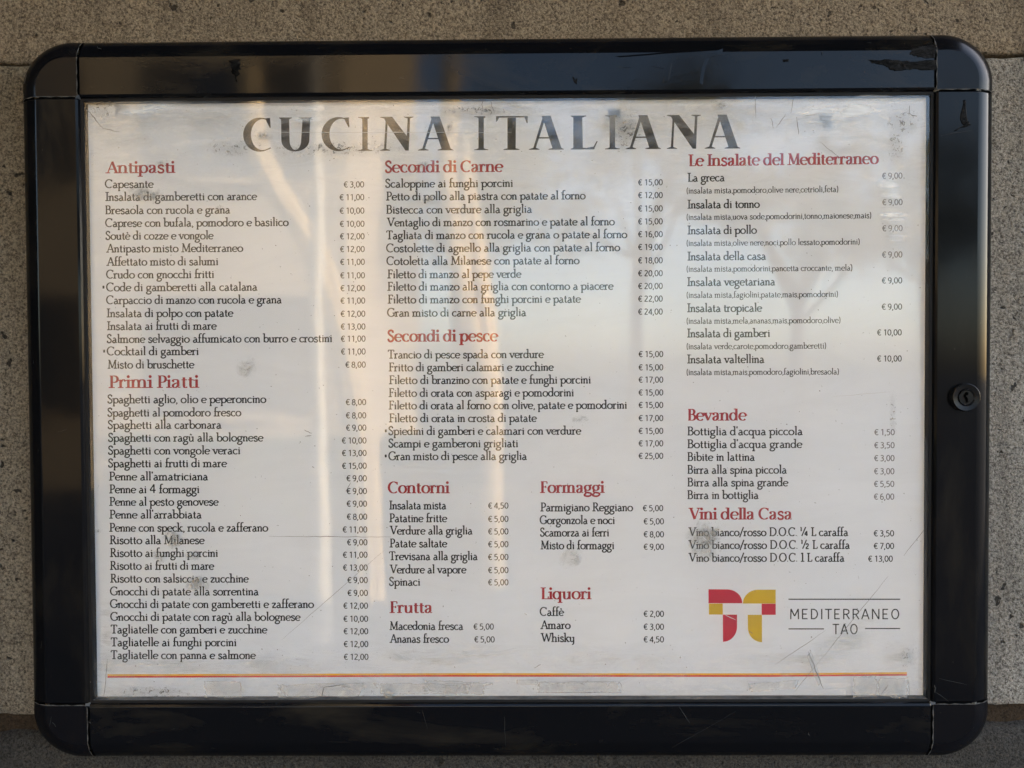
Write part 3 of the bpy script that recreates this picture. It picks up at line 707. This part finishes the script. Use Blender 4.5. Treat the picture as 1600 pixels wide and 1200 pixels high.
items([('Scaloppine ai funghi porcini',602,802,293),('Petto di pollo alla piastra con patate al forno',602.5,915,313),('Bistecca con verdure alla griglia',603,832,333.7),
 ('Ventaglio di manzo con rosmarino e patate al forno',603.5,960.5,353.7),('Tagliata di manzo con rucola e grana o patate al forno',603.5,980,373.7),
 ('Costolette di agnello alla griglia con patate al forno',603.5,969,394),('Cotoletta alla Milanese con patate al forno',604,905.5,414),
 ('Filetto di manzo al pepe verde',604.5,815,434.7),('Filetto di manzo alla griglia con contorno a piacere',604.5,959,454),
 ('Filetto di manzo con funghi porcini e patate',605,908,474),('Gran misto di carne alla griglia',605,823,494.7)])
head('Secondi di pesce', 606, 778, 533.7)
items([('Trancio di pesce spada con verdure',606,850,560),('Fritto di gamberi calamari e zucchine',606.5,865.5,580),('Filetto di branzino con patate e funghi porcini',607,923.5,600),
 ('Filetto di orata con asparagi e pomodorini',606.5,897,620),('Filetto di orata al forno con olive, patate e pomodorini',606.5,980,639.5),
 ('Filetto di orata in crosta di patate',607,839,659.5),('*Spiedini di gamberi e calamari con verdure',607,908.5,679.5),('Scampi e gamberoni grigliati',607,810,699),
 ('*Gran misto di pesce alla griglia',607,824,718.8)])
prices(['15,00','12,00','15,00','15,00','16,00','19,00','18,00','20,00','20,00','22,00','24,00'], None, 1035.6,
 [289.7,309.7,330.5,350.7,370.7,390.7,411.5,431.7,451.7,471.5,491.7])
prices(['15,00','15,00','17,00','15,00','15,00','17,00','15,00','17,00','25,00'], None, 1036.4, [558,578.7,598,618,637.5,658,678,697.5,717])
head('Contorni', 607, 703.5, 770.5)
items([('Insalata mista',607.5,698,795.7),('Patatine fritte',607.5,699,815.7),('Verdure alla griglia',608,739,835),('Patate saltate',608,699,855),
 ('Trevisana alla griglia',608,747,875),('Verdure al vapore',608,729,895.7),('Spinaci',608,657,915)])
prices(['4,50','5,00','5,00','5,00','5,00','5,00','5,00'], None, 794.5, [794.7,815.5,835,855,875,895.5,914.5])
head('Frutta', 608, 676, 957.5)
items([('Macedonia fresca',608,724.5,984),('Ananas fresco',608,701.5,1004)])
prices(['5,00'], None, 771.7, [983.7]); prices(['5,00'], None, 773, [1003.7])
head('Formaggi', 843, 945.5, 770)
items([('Parmigiano Reggiano',843.5,989,798.7),('Gorgonzola e noci',843.5,961,818.7),('Scamorza ai ferri',844,952,838),('Misto di formaggi',844,960,858)])
prices(['5,00'], None, 1036.3, [798.7]); prices(['5,00','8,00','9,00'], None, 1037.5, [819.3,839.5,859])
head('Liquori', 844, 925, 936)
items([('Caffè',843.5,881.5,962),('Amaro',843.5,891.5,982.5),('Whisky',844,897,1002.7)])
prices(['2,00','3,00','4,50'], None, 1037.5, [963.7,983.9,1003.7])
head('Le Insalate del Mediterraneo', 1075, 1372, 259.5)
items([('La greca',1073.5,1133,283.7),('Insalata di tonno',1073.5,1187,325.7),('Insalata di pollo',1073.5,1182.5,366),('Insalata della casa',1073.5,1197.5,406.8),
 ('Insalata vegetariana',1073,1212,446.7),('Insalata tropicale',1073,1191,487.5),('Insalata di gamberi',1073,1203.5,527),('Insalata valtellina',1073,1195,567.5)])
for s, x1, y in [('(insalata mista,pomodoro,olive nere,cetrioli,feta)',1309.5,302.5),('(insalata mista,uova sode,pomodorini,tonno,maionese,mais)',1361,343.7),
 ('(insalata mista,olive nere,noci,pollo lessato,pomodorini)',1343,384.4),('(insalata mista,pomodorini,pancetta croccante, mela)',1331.5,424.8),
 ('(insalata mista,fagiolini,patate,mais,pomodorini)',1309,465.5),('(insalata mista,mela,ananas,mais,pomodoro,olive)',1313,506),
 ('(insalata verde,carote,pomodoro,gamberetti)',1290.5,545.7),('(insalata mista,mais,pomodoro,fagiolini,bresaola)',1310.5,586)]:
    text('ingredient_line', s, 1073, x1, y, 'small', M_black, sheet)
for v, x, y in [('9,00',1410,279.5),('9,00',1410.3,320.7),('9,00',1410.3,361.5),('9,00',1410,402.5)]: prices([v], None, x, [y], M_grey)  # haze over these prices put into the paler ink colour
for v, x, y in [('9,00',1409.7,443),('9,00',1409.5,484),('10,00',1409,524.2),('10,00',1409,565)]: prices([v], None, x, [y])
head('Bevande', 1074.5, 1166.5, 657)
items([("Bottiglia d'acqua piccola",1073.5,1255,680),("Bottiglia d'acqua grande",1073.5,1254,700),('Bibite in lattina',1073.5,1180,720),
 ('Birra alla spina piccola',1073.5,1230,740),('Birra alla spina grande',1073.5,1232,759.8),('Birra in bottiglia',1073.5,1186,779.5)])
prices(['1,50','3,50','3,00','3,00','5,50','6,00'], None, lambda y: 1398-(y-680)*.008, [680,700.3,720.5,741,760.8,780.7], M_grey)
head('Vini della Casa', 1075, 1238, 811.5)
items([('Vino bianco/rosso D.O.C. ¼ L caraffa',1075,1326,837.5),('Vino bianco/rosso D.O.C. ½ L caraffa',1075,1328.5,857.5),('Vino bianco/rosso D.O.C. 1 L caraffa',1075,1320,877.5)])
prices(['3,50','7,00'], None, 1397, [838,857.7]); prices(['13,00'], None, 1395, [877.7])

# ruled lines and the emblem
def arc_pts(cx, cy, r, a0, a1, n=10, ry=None): return [(cx+r*math.cos(R_(a0+(a1-a0)*i/n)), cy-(ry or r)*math.sin(R_(a0+(a1-a0)*i/n))) for i in range(n+1)]
def rule(name, ya, yb, mat):
    xs = [168, 400, 700, 1000, 1200, 1417]; mid = [1.0, .4, -.6, -.4, -.4, -2.2]; V = []; F = []
    for x, m_ in zip(xs, mid):
        for yy in (ya, yb):
            X, Z = P(x, yy+m_, SHEET_Y); V.append((X, SHEET_Y-.00005, Z))
    for i in range(len(xs)-1): F.append((2*i, 2*i+1, 2*i+3, 2*i+2))
    mesh(name, V, F, mat, sheet)
rule('yellow_rule', 1052.4, 1055.2, M_yel); rule('red_rule', 1055.3, 1057.9, M_rule_red)
poly_px('emblem_piece', [[(1107,920.7)]+arc_pts(1136.5,942.5,23.3,90,0,10,21.6)+[(1107,942.5)]], M_logo_red, sheet)
poly_px('emblem_piece', [[(1212,921.3),(1212,943),(1160.3,943)]+arc_pts(1184,943,23.3,180,90,10,21.6)], M_logo_yel, sheet)
poly_px('emblem_piece', [[(1107.6,943),(1129.3,943),(1129.3,960.2),(1107.6,960.2)]], M_logo_yel, sheet)
poly_px('emblem_piece', [[(1190,943.3),(1212,943.3),(1212,960.7),(1190,960.7)]], M_logo_red, sheet)
poly_px('emblem_piece', [[(1129.4,960.3),(1151.6,960.3)]+arc_pts(1129.6,979.5,22,0,-90,10,23.3)], M_logo_red, sheet)
poly_px('emblem_piece', [[(1168.4,960.6),(1190.6,960.6)]+[(1190.6,1003.8)]+arc_pts(1191,980.5,22.5,-90,-180,10,23)], M_logo_yel, sheet)
text('emblem_lettering', 'MEDITERRANEO', 1234.5, 1405, 967.5, 'sans', M_black, sheet)
text('emblem_lettering', 'TAO', 1300, 1340, 991, 'sans', M_black, sheet)
for x0, x1, y in [(1232,1406.5,936.3),(1232,1287.5,982.6),(1351.5,1406.5,982)]:
    poly_px('emblem_line', [[(x0,y-.9),(x1,y-.9),(x1,y+.9),(x0,y+.9)]], M_black, sheet)

# ------------------------------------------------------------------ the glass with its dirt
GY = 0.0034
glass = mesh('glass_pane', [(-HW-.003, GY, ZC-HH-.003), (HW+.003, GY, ZC-HH-.003), (HW+.003, GY, ZC+HH+.003), (-HW-.003, GY, ZC+HH+.003)], [(0,1,2,3)], M_glass, case)
glass.data.transform(Matrix.Translation((0, 0, -ZC))); glass.location.z += ZC
glass['label'] = 'dirty scratched glass pane reflecting the street'
lay_n = [0]
def patch(name, cx, cy, w_, h_, mat, rot=0):
    """small film on the outside of the glass"""
    lay_n[0] += 1; y = GY-.0002-.000012*lay_n[0]; V = []
    for u, v in ((-.5,-.5),(.5,-.5),(.5,.5),(-.5,.5)):
        a = R_(rot); X, Z = P(cx+u*w_*math.cos(a)-v*h_*math.sin(a), cy-(u*w_*math.sin(a)+v*h_*math.cos(a)), y); V.append((X, y, Z))
    o = mesh(name, V, [(0,1,2,3)], mat, glass); uv = o.data.uv_layers.new(name='UVMap')
    for i, c in enumerate(((0,0),(1,0),(1,1),(0,1))): uv.data[i].uv = c
    return o
for a in [(225,303,62,24,0),(240,306,20,14,20),(252,255,26,18,0),(386,574,40,34,20),(1100,845,62,74,10),(1112,838,44,40,0),(268,838,40,24,-20),(270,850,36,20,10),(300,868,30,20,0),
          (245,868,20,34,40),(306,914,46,34,0),(895,1172-300,44,34,0),(662,257,26,12,20),(672,310,30,12,15),(345,326,22,14,0),(702,200,16,22,0),(1180,198,0,0,0),
          (905,655,30,14,0),(605,1086,26,22,0),(412,212,30,18,0),(1130,165,40,16,0)]:
    if a[2]: patch('smudge', a[0], a[1], a[2], a[3], M_smudge, a[4])
for a in [(330,185,300,56,0),(760,170,420,40,1),(1120,185,360,60,0),(245,1042,230,34,0),(420,1040,340,44,1),(700,1024,300,36,3),(960,1030,260,26,0),
          (1240,1034,260,30,0),(1400,1022,60,60,0),(165,990,30,130,0),(175,1083,70,24,0),(560,1072,160,28,0),(190,200,110,110,0),(975,195,120,70,10),(1330,1000,120,60,20)]:
    patch('grime_streak', a[0], a[1], a[2], a[3], M_grime, a[4])
for a in [(520,232,230,26,2),(360,230,110,30,0),(240,1082,150,22,0),(160,170,50,40,-30),(980,205,60,70,0),(1410,190,60,60,0),(740,172,140,18,0),(1400,230,34,60,0),(1395,650,12,80,0),
          (1420,1030,30,40,0),(150,820+10,22,8,0)]:
    patch('speckled_grime', a[0], a[1], a[2], a[3], M_speck, a[4])
for a in [(348,1081,60,26,0),(500,1080,140,22,1),(660,1076,160,18,0),(715,1074,110,20,-3),(905,1074,140,18,0),(1352,1076,40,36,3),(1395,1076,50,34,-3),(1210,1072,80,14,4),(1273,1046,9,64,20),
          (705,1086,20,20,0),(825,1066,36,8,0)]:
    patch('tape_residue', a[0], min(a[1], 1090-a[3]/2), a[2], a[3], M_tape, a[4])
for a in [(1300,205,160,70,0),(240,170,170,40,0),(1280,180,120,40,0),(1340,170,120,40,20),(1165,160,40,14,0),(1395,330,50,120,10),(480,180,60,40,0)]:  # pale streaky patches, mostly near the top of the pane
    patch('pale_patch', a[0], a[1], a[2], a[3], M_pale, a[4])
def scratch(name, pts, w0, mat, y, parent, off=.0002):
    V = []; F = []; n = len(pts)
    for i, p in enumerate(pts):
        a, b = pts[max(0, i-1)], pts[min(n-1, i+1)]; dx, dy = b[0]-a[0], b[1]-a[1]; l = math.hypot(dx, dy) or 1
        ww = w0*(.25+.75*math.sin(math.pi*(i+.5)/n))*rng.uniform(.7, 1.2)
        for s in (-.5, .5):
            X, Z = P(p[0]-dy/l*ww*s, p[1]+dx/l*ww*s, y-off); V.append((X, y-off, Z))
    for i in range(n-1): F.append((2*i, 2*i+1, 2*i+3, 2*i+2))
    return mesh(name, V, F, mat, parent)
def wig(x0, y0, x1, y1, n=8, j=.8):
    return [(x0+(x1-x0)*i/n+rng.uniform(-j, j), y0+(y1-y0)*i/n+rng.uniform(-j, j)) for i in range(n+1)]
for (a, wd, m_) in [(wig(1281,222,1312,246),.8,M_scr_d),(wig(1180,150,1181,185,6,.3),.8,M_scr_d),(wig(1213,200,1228,178,6),.9,M_scr_d),(wig(1204,184,1209,200,5),1,M_scr_d),
        (wig(1388,12+150,1240,1080,4,0),0,M_scr_d),
        (wig(1388,900,1275,1040,14,.5),.7,M_scr_d),(wig(1275,1040,1242,1080,6,.5),.7,M_scr_d),(wig(1290,985,1210,1040,8,.5),.6,M_scr_d),(wig(1446,826,1412,868,6,.4),.7,M_scr_d),
        (wig(1263,1018,1286,1076,8,.8),1.4,M_scr_d),(wig(168,1030,162,1092,8,.5),.9,M_scr_d),(wig(133,168,160,200,8,1.2),1.2,M_scr_d),(wig(160,200,186,206,6,1),.9,M_scr_d),
        (wig(1420,1064,1421,1092,6,.4),.9,M_scr_d),(wig(1388,1070,1376,1086,5,.4),.8,M_scr_d),(wig(503,1090,506,1074,5,.5),1.4,M_scr_d),(wig(506,1074,542,1069,8,.5),1.0,M_scr_d),
        (wig(420,838,612,839,24,.5),.8,M_scr_d),(wig(838,1066,968,1065,14,.3),.6,M_scr_d),(wig(838,1082,968,1082,14,.3),.7,M_scr_d),(wig(968,1065,972,1074,4,.3),.6,M_scr_d),
        (wig(540,768,548,754,4,.4),.8,M_scr_d),(wig(476,672,487,677,4,.6),1,M_scr_d),(wig(477,682,486,680,4,.6),1,M_scr_d),(wig(1240,152,1236,178,5,.4),.7,M_scr_d),
        (wig(1422,165,1420,180,5,.6),1.1,M_scr_d),(wig(1418,178,1432,181,5,1.2),1.3,M_scr_d),(wig(1132,960,1150,969,6,.4),.9,M_scr_l),(wig(400,207,800,207,30,.4),.7,M_scr_l),
        (wig(1258,192,1290,193,8,1.2),1.3,M_scr_l),(wig(1175,195,1180,150,5,.4),.6,M_scr_l),(wig(1300,620,1390,612,8,.4),.6,M_scr_l),(wig(440,1000,600,860,14,.4),.5,M_scr_d),
        (wig(1245,183,1248,210,6,.8),1.2,M_scr_d),(wig(1256,182,1280,177,6,.6),.7,M_scr_d),(wig(754,155,753,175,5,1),1.0,M_scr_d),(wig(766,158,772,176,5,1),.9,M_scr_d),
        (wig(1170,985,1176,990,3,.3),.8,M_scr_d),(wig(835,1044,845,1038,3,.3),.9,M_scr_d)]:
    if wd: scratch('scratch', a, wd, m_, GY, glass, .0011)
# specks
V = []; F = []
for _ in range(190):
    x = rng.choice([rng.uniform(140, 1450), rng.uniform(140, 1450), rng.gauss(520, 110)]); y = rng.uniform(158, 1088)
    if rng.random() < .35: y = rng.choice([rng.gauss(230, 8), rng.gauss(172, 9), rng.gauss(1078, 7), rng.gauss(1040, 8)])
    if not (140 < x < 1448 and 158 < y < 1088): continue
    r = rng.uniform(.35, .95); b = len(V)
    for k in range(6):
        X, Z = P(x+r*math.cos(k*1.05)*rng.uniform(.6, 1.4), y+r*math.sin(k*1.05)*rng.uniform(.6, 1.4), GY-.0012); V.append((X, GY-.0012, Z))
    F.append(tuple(range(b, b+6)))
o = mesh('dirt_specks', V, F, M_scr_d, glass); o['kind'] = 'stuff'

# ------------------------------------------------------------------ marks on the rails
M_peel, t_, b_ = mat_new('peeled_paint', (.01,.01,.011), .45, 0, .03)
n_ = noise(t_, 240, 5, .7, mapping(t_, (.5,1,1)), 1); bump(t_, n_.outputs[0], 1, .0012, b_)
t_.links.new(ramp(t_, n_.outputs[0], [(.45, g3(.001)), (.66, (.012,.012,.012))]).outputs[0], b_.inputs['Base Color'])
def blot(name, outline, mat, off=.0004, thick=.0003, jag=1.2):
    pts = [(x+rng.uniform(-jag, jag), y+rng.uniform(-jag*.6, jag*.6)) for x, y in outline]
    V = []; n = len(pts); cx = sum(p[0] for p in pts)/n; cy = sum(p[1] for p in pts)/n
    for s, dep in ((1.0, -.00002), (.9, -.00002-thick)):
        for x, y in pts:
            X, Z = P(cx+(x-cx)*s, cy+(y-cy)*s, dep); V.append((X, dep, Z))
    F = [(i, (i+1) % n, n+(i+1) % n, n+i) for i in range(n)]+[tuple(range(n, 2*n))]
    return mesh(name, V, F, mat, case)
def dense(pts, k=5):
    o = []
    for i in range(len(pts)):
        a, b = pts[i], pts[(i+1) % len(pts)]
        for j in range(k): o.append((a[0]+(b[0]-a[0])*j/k, a[1]+(b[1]-a[1])*j/k))
    return o
blot('peeled_patch', dense([(1357,93),(1400,93),(1420,96),(1463,94),(1463,109),(1425,109),(1395,111),(1384,104),(1362,98)], 7), M_peel, jag=1.9)
blot('peeled_patch', dense([(1424,76),(1438,72),(1462,70),(1462,92),(1434,90),(1422,84)], 7), M_peel, jag=1.8)
blot('scuff_mark', dense([(1223,93),(1232,92),(1232,96),(1224,97)], 3), M_peel, jag=.6)
blot('scuff_mark', dense([(358,96),(364,94),(374,92),(376,100),(374,112),(369,129),(364,116)], 5), M_peel, jag=2.6)
blot('scuff_mark', dense([(894,121),(897,120),(898,126),(902,121),(901,132),(897,129)], 2), M_peel, jag=.4)
blot('scuff_mark', dense([(1506,155),(1509,158),(1512,186),(1517,196),(1488,206),(1505,196),(1500,186)], 4), M_peel, jag=1.9)
blot('drip_mark', dense([(960,88),(1010,84),(1060,80),(1130,76),(1128,84),(1110,90),(1102,104),(1098,132),(1093,132),(1090,108),(1082,96),(1062,92),(1050,100),(1044,128),(1037,130),(1036,108),(1015,103),(995,106),(990,126),(986,126),(984,106),(960,104)], 3), M_rail_h, thick=.00006, jag=.7)
for (a, wd) in [(wig(1470,212-0,1518,204,6,.6),.9),(wig(1467,1060,1511,1070,8,.3),.8),(wig(1460,1080,1483,1096,8,.4),.8),(wig(1461,1070,1461,1082,5,1),1.8),(wig(1060,1103,1078,1130,8,.4),1.1),
        (wig(660,1110,668,1140,6,.3),.5),(wig(1050,1168,1150,1112,10,.6),.45),(wig(90,675,104,671,5,.4),.6),(wig(150,71,158,78,5,1),1.0),(wig(1263,145+1000,1265,1150,4,.8),1.2),
        (wig(788,1120,790,1165,6,.4),.5),(wig(1284,80,1286,86,4,.4),.9),(wig(82,1128,88,1128+8,4,1.2),1.2),(wig(78,1134,80,1120,4,.6),.8),(wig(135,1125,142,1131,4,1),1.6)]:
    scratch('scratch', a, wd, M_scr_f, -.0004, case, .0003)
# light rubbed line along the inner edge of the bottom rail
scratch('rubbed_edge', wig(138,1105.4,1456,1101.6,40,.15), 1.5, M_scr_f, 0, case, .00015)

# ------------------------------------------------------------------ lock
lx, lz = P(1511, 621, -.004)
lock = empty('lock', (lx, 0, lz), parent=case); lock.matrix_parent_inverse = world_of(case).inverted()
M_lock = frame_mat('lock_plastic', (.008,.008,.0085), .3, (1,1,1), .25)
M_metal, _, _ = mat_new('dull_lock_metal', (.05,.049,.047), .45, 0, .3)
M_hole, _, _ = mat_new('keyhole_black', (.001,.001,.001), .9, 0, 0)
def lathe(name, prof, mat, parent, n=48):
    V = []; F = []
    for r, y in prof:
        for k in range(n): V.append((lx+r*math.cos(2*math.pi*k/n), y, lz+r*math.sin(2*math.pi*k/n)))
    for j in range(len(prof)-1):
        for k in range(n): F.append((j*n+k, j*n+(k+1) % n, (j+1)*n+(k+1) % n, (j+1)*n+k))
    o = mesh(name, V, F, mat, parent); o.data.polygons.foreach_set('use_smooth', [True]*len(F)); o.data.set_sharp_from_angle(angle=R_(35)); return o
lathe('lock_body', [(.0099,.0),(.0098,-.0030),(.0096,-.0036),(.0092,-.0038),(.0088,-.0036),(.0064,-.0036),(.0060,-.0034),(.0056,-.0026)], M_lock, lock)
lathe('key_cylinder', [(.0057,-.0026),(.0056,-.0040),(.0053,-.0043),(.0050,-.0040),(.0047,-.0036),(.0001,-.0037)], M_lock, lock)
kh = [(-.0004,.0034),(.0008,.0030),(.0006,.0016),(-.0006,.0010),(.0004,-.0004),(.0006,-.0030),(-.0004,-.0032),(-.0008,-.0008),(-.0018,.0008),(-.0012,.0022)]
mesh('keyhole', [(lx+a*1.35, -.0040, lz+b*1.15) for a, b in kh], [tuple(range(len(kh)))], M_hole, lock)

# ------------------------------------------------------------------ street side, seen mirrored in the glass and the frame
M_pave, t_, b_ = mat_new('paving', (.12,.115,.11), .85)
br = t_.nodes.new('ShaderNodeTexBrick'); t_.links.new(mapping(t_, (1.6,1.6,1.6)), br.inputs[0])
br.inputs['Color1'].default_value = (.045,.044,.043,1); br.inputs['Color2'].default_value = (.033,.033,.034,1); br.inputs['Mortar'].default_value = (.05,.05,.05,1)
t_.links.new(br.outputs[0], b_.inputs['Base Color'])
g = mesh('pavement', [(-120,-200,0),(120,-200,0),(120,40,0),(-120,40,0)], [(0,1,2,3)], M_pave); tag(g, kind='structure')
M_plaster, t_, b_ = mat_new('ochre_plaster', (.50,.36,.20), .9)
n_ = noise(t_, 3, 5, .6, mapping(t_)); t_.links.new(mixc(t_, n_.outputs[0], (.60,.45,.26), (.46,.34,.19)), b_.inputs['Base Color'])
M_dark, _, _ = mat_new('dark_window', (.03,.035,.04), .1); M_wood, _, _ = mat_new('painted_wood', (.10,.08,.05), .6)
M_roof, _, _ = mat_new('terracotta_roof', (.25,.10,.05), .8)
def building(x0, x1, y0, y1, h, label, mat):
    b = empty('house', ((x0+x1)/2, y0, 0), label, 'house')
    box('wall', (x0, y1, 0), (x1, y0, h), mat, b); box('roof', (x0-.3, y1-.3, h), (x1+.3, y0+.3, h+.3), M_roof, b)
    n = max(1, int((x1-x0)/2.4))
    for f in range(int(h//3)):
        for k in range(n):
            xc = x0+(k+.5)*(x1-x0)/n; zb = 1.0+f*3
            wdw = box('window', (xc-.5, y0-.02, zb), (xc+.5, y0+.03, zb+1.5), M_dark, b)
            box('sill', (xc-.6, y0, zb-.1), (xc+.6, y0+.15, zb-.02), mat, wdw)
            for s in (-1, 1): box('shutter', (xc+s*.78-.26, y0+.001, zb), (xc+s*.78+.26, y0+.06, zb+1.5), M_wood, wdw)
building(-11, -2.2, -9, -16, 9, 'ochre plastered house with terracotta roof opposite the menu case, mirrored at upper left', M_plaster)
# closed canvas parasols
M_canvas, t_, b_ = mat_new('cream_canvas', (.82,.61,.32), .85)
M_pole, _, _ = mat_new('cream_pole', (.75,.66,.50), .45)
def parasol(x, y, h, label, lean=0.0, r=.17, pole_only=False):
    p = empty('closed_parasol', (x, y, 0), label, 'parasol', None)
    V = []; F = []; n = 16
    for zz in (0, h):
        for k in range(n): V.append((x+.028*math.cos(k*math.tau/n), y+.028*math.sin(k*math.tau/n), zz+.02))
    for k in range(n): F.append((k, (k+1) % n, n+(k+1) % n, n+k))
    mesh('pole', V, F, M_pole, p, True)
    V = []; F = []; n = 64; rows = 18
    for j in range(rows+1):
        u = j/rows; zz = h-.05-u*(h-1.0)
        rr = r*(.15+1.05*math.sin(min(1, u*1.25)*math.pi*.5)-.45*max(0, (u-.55))**1.0*1.2)
        for k in range(n):
            a = k*math.tau/n; q = rr*(1+.30*math.sin(a*8+u*1.6))
            V.append((x+q*math.cos(a)+lean*u*u, y+q*math.sin(a), zz))
    for j in range(rows):
        for k in range(n): F.append((j*n+k, j*n+(k+1) % n, (j+1)*n+(k+1) % n, (j+1)*n+k))
    mesh('canvas', V, F, M_canvas, p, True)
    box('base', (x-.3, y-.3, 0), (x+.3, y+.3, .08), M_gasket, p, .01)
awn = empty('awning', (0, WALL_Y, 2.7), 'unseen dark green canvas awning on a metal frame over the menu case', 'awning')  # out of view; darkens the frame's top edge, right end short for sky
M_awn, _, _ = mat_new('dark_canvas', (.03,.035,.03), .9)
mesh('canvas', [(-3.5,WALL_Y-.01,2.95),(1.3,WALL_Y-.01,2.95),(1.3,-1.5,2.62),(-3.5,-1.5,2.62),(-3.5,-1.5,2.47),(1.3,-1.5,2.47)], [(0,1,2,3),(3,2,5,4)], M_awn, awn)
box('front_bar', (-3.5,-1.50,2.60), (1.3,-1.47,2.63), M_gasket, awn)
def mir(px, d): return CAMP[0]+(px-800)/FPX*(d+.52)
parasol(mir(722, 5.2), -5.2, 3.3, 'closed cream parasol with pleated canvas standing beyond the low hedge', .12, .13)
# lamp post and tree line further off
def post(x, y, h, label):
    p = empty('post', (x, y, 0), label, 'post')
    V = []; F = []; n = 14
    for zz, r in ((0, .05), (h, .028)):
        for k in range(n): V.append((x+r*math.cos(k*math.tau/n), y+r*math.sin(k*math.tau/n), zz))
    for k in range(n): F.append((k, (k+1) % n, n+(k+1) % n, n+k))
    mesh('shaft', V, F, M_pole, p, True)
post(mir(487, 3.6), -3.6, 3.4, 'slim cream awning post standing across from the menu case')
# planter hedge
M_leaf, t_, b_ = mat_new('hedge_leaf', (.05,.08,.03), .6)
def hedge(x0, x1, y0, y1, z0, z1, label, n, name='hedge'):
    p = empty(name, ((x0+x1)/2, y0, 0), label, 'hedge')
    if z0 > .1: box('planter', (x0, y1, 0), (x1, y0, z0), M_wood, p, .01)
    V = []; F = []; r = random.Random(3)
    for _ in range(n):
        c = Vector((r.uniform(x0, x1), r.uniform(y1, y0), z0+(z1-z0)*r.random()**.8)); s = (.05 if z1 < 3 else .16)*r.uniform(.6, 1.3)
        e = Euler((r.uniform(0, 6), r.uniform(0, 6), r.uniform(0, 6))).to_matrix(); b = len(V)
        for q in ((-s,0,0),(0,-s*.5,0),(s,0,0),(0,s*.5,0)): V.append(c+e@Vector(q))
        F.append((b,b+1,b+2,b+3))
    o = mesh('leaves', V, F, M_leaf, p); o['kind'] = 'stuff'
hedge(mir(120, 4.4), mir(760, 4.4), -4.5, -4.9, .5, 1.05, 'low clipped hedge in a wooden planter below the parasols', 3500)

def mirz(py, d): return CAMP[2]+(600-py)/FPX*(d+.52)
def drape(pts, r0, r1, label):
    d = -pts[0][2]; P3 = [Vector((mir(a, -c), c, mirz(b, -c))) for a, b, c in pts]
    p = empty('tied_curtain', (P3[-1].x, P3[-1].y, 0), label, 'curtain', None)
    path = C_([(q.x, q.z) for q in P3], k=6)[0]; V = []; F = []; n = 48
    for k, (x, z) in enumerate(path):
        u = k/(len(path)-1); rr = r0+(r1-r0)*u
        for q in range(n):
            a = q*math.tau/n; e = rr*(1+.22*math.sin(a*9+u*2)); V.append((x+e*math.cos(a), pts[0][2]+e*.6*math.sin(a), z))
    for k in range(len(path)-1):
        for q in range(n): F.append((k*n+q, k*n+(q+1) % n, (k+1)*n+(q+1) % n, (k+1)*n+q))
    mesh('cloth', V, F, M_canvas, p, True)
drape([(385,120,-4.0),(392,235,-4.0),(428,325,-4.0),(478,405,-4.0),(512,500,-4.0),(536,600,-4.0),(556,760,-4.0),(560,960,-4.0)], .06, .085, 'cream canvas curtain gathered sideways beside the slim awning post')
drape([(700,100,-4.4),(694,300,-4.4),(704,420,-4.4),(722,520,-4.4),(752,640,-4.4),(760,760,-4.4),(762,940,-4.4)], .05, .06, 'narrow cream canvas curtain hanging behind the low hedge')
M_bark, _, _ = mat_new('bark', (.09,.07,.05), .9)
M_fol, t_, b_ = mat_new('sunlit_foliage', (.10,.10,.035), .6)
def tree(x, y, h, cr, seed, label):
    p = empty('tree', (x, y, 0), label, 'tree', 'trees along the far side of the street'); r = random.Random(seed)
    def limb(a, b, ra, rb, V, F):
        d = (b-a).normalized(); u = d.orthogonal().normalized(); v = d.cross(u); k0 = len(V)
        for c, rad in ((a, ra), (b, rb)):
            for q in range(8): V.append(c+(u*math.cos(q*math.tau/8)+v*math.sin(q*math.tau/8))*rad)
        for q in range(8): F.append((k0+q, k0+(q+1) % 8, k0+8+(q+1) % 8, k0+8+q))
    V = []; F = []; top = Vector((x+r.uniform(-.2, .2), y, h*.55)); limb(Vector((x, y, 0)), top, .16, .10, V, F); tips = []
    for _ in range(9):
        a = r.uniform(0, math.tau); e = top+Vector((math.cos(a)*cr*r.uniform(.4, .9), math.sin(a)*cr*r.uniform(.4, .9), h*r.uniform(.05, .42)))
        limb(top-Vector((0, 0, r.uniform(0, h*.15))), e, .06, .02, V, F); tips.append(e)
    mesh('trunk', V, F, M_bark, p, True)
    V = []; F = []
    for e in tips+[top+Vector((0, 0, h*.3))]:
        for _ in range(330):
            g_ = Vector((r.gauss(0, 1), r.gauss(0, 1), r.gauss(0, .8)))*cr*.22; c = e+g_; sz = r.uniform(.05, .11)
            m = Euler((r.uniform(0, 6), r.uniform(0, 6), r.uniform(0, 6))).to_matrix(); b = len(V)
            for q in ((-sz,0,0),(0,-sz*.5,0),(sz,0,0),(0,sz*.5,0)): V.append(c+m@Vector(q))
            F.append((b,b+1,b+2,b+3))
    o = mesh('crown', V, F, M_fol, p); o['kind'] = 'stuff'
tree(-.6, -12.5, 6.6, 1.7, 1, 'leafy street tree nearest the corner of the ochre house')
tree(2.2, -14, 7.2, 1.9, 2, 'tall leafy street tree in the middle of the far row')
tree(5.2, -13, 5.6, 1.6, 3, 'smaller leafy street tree second from the end of the far row')
tree(8.6, -15, 6.8, 1.9, 4, 'leafy street tree at the open end of the far row')
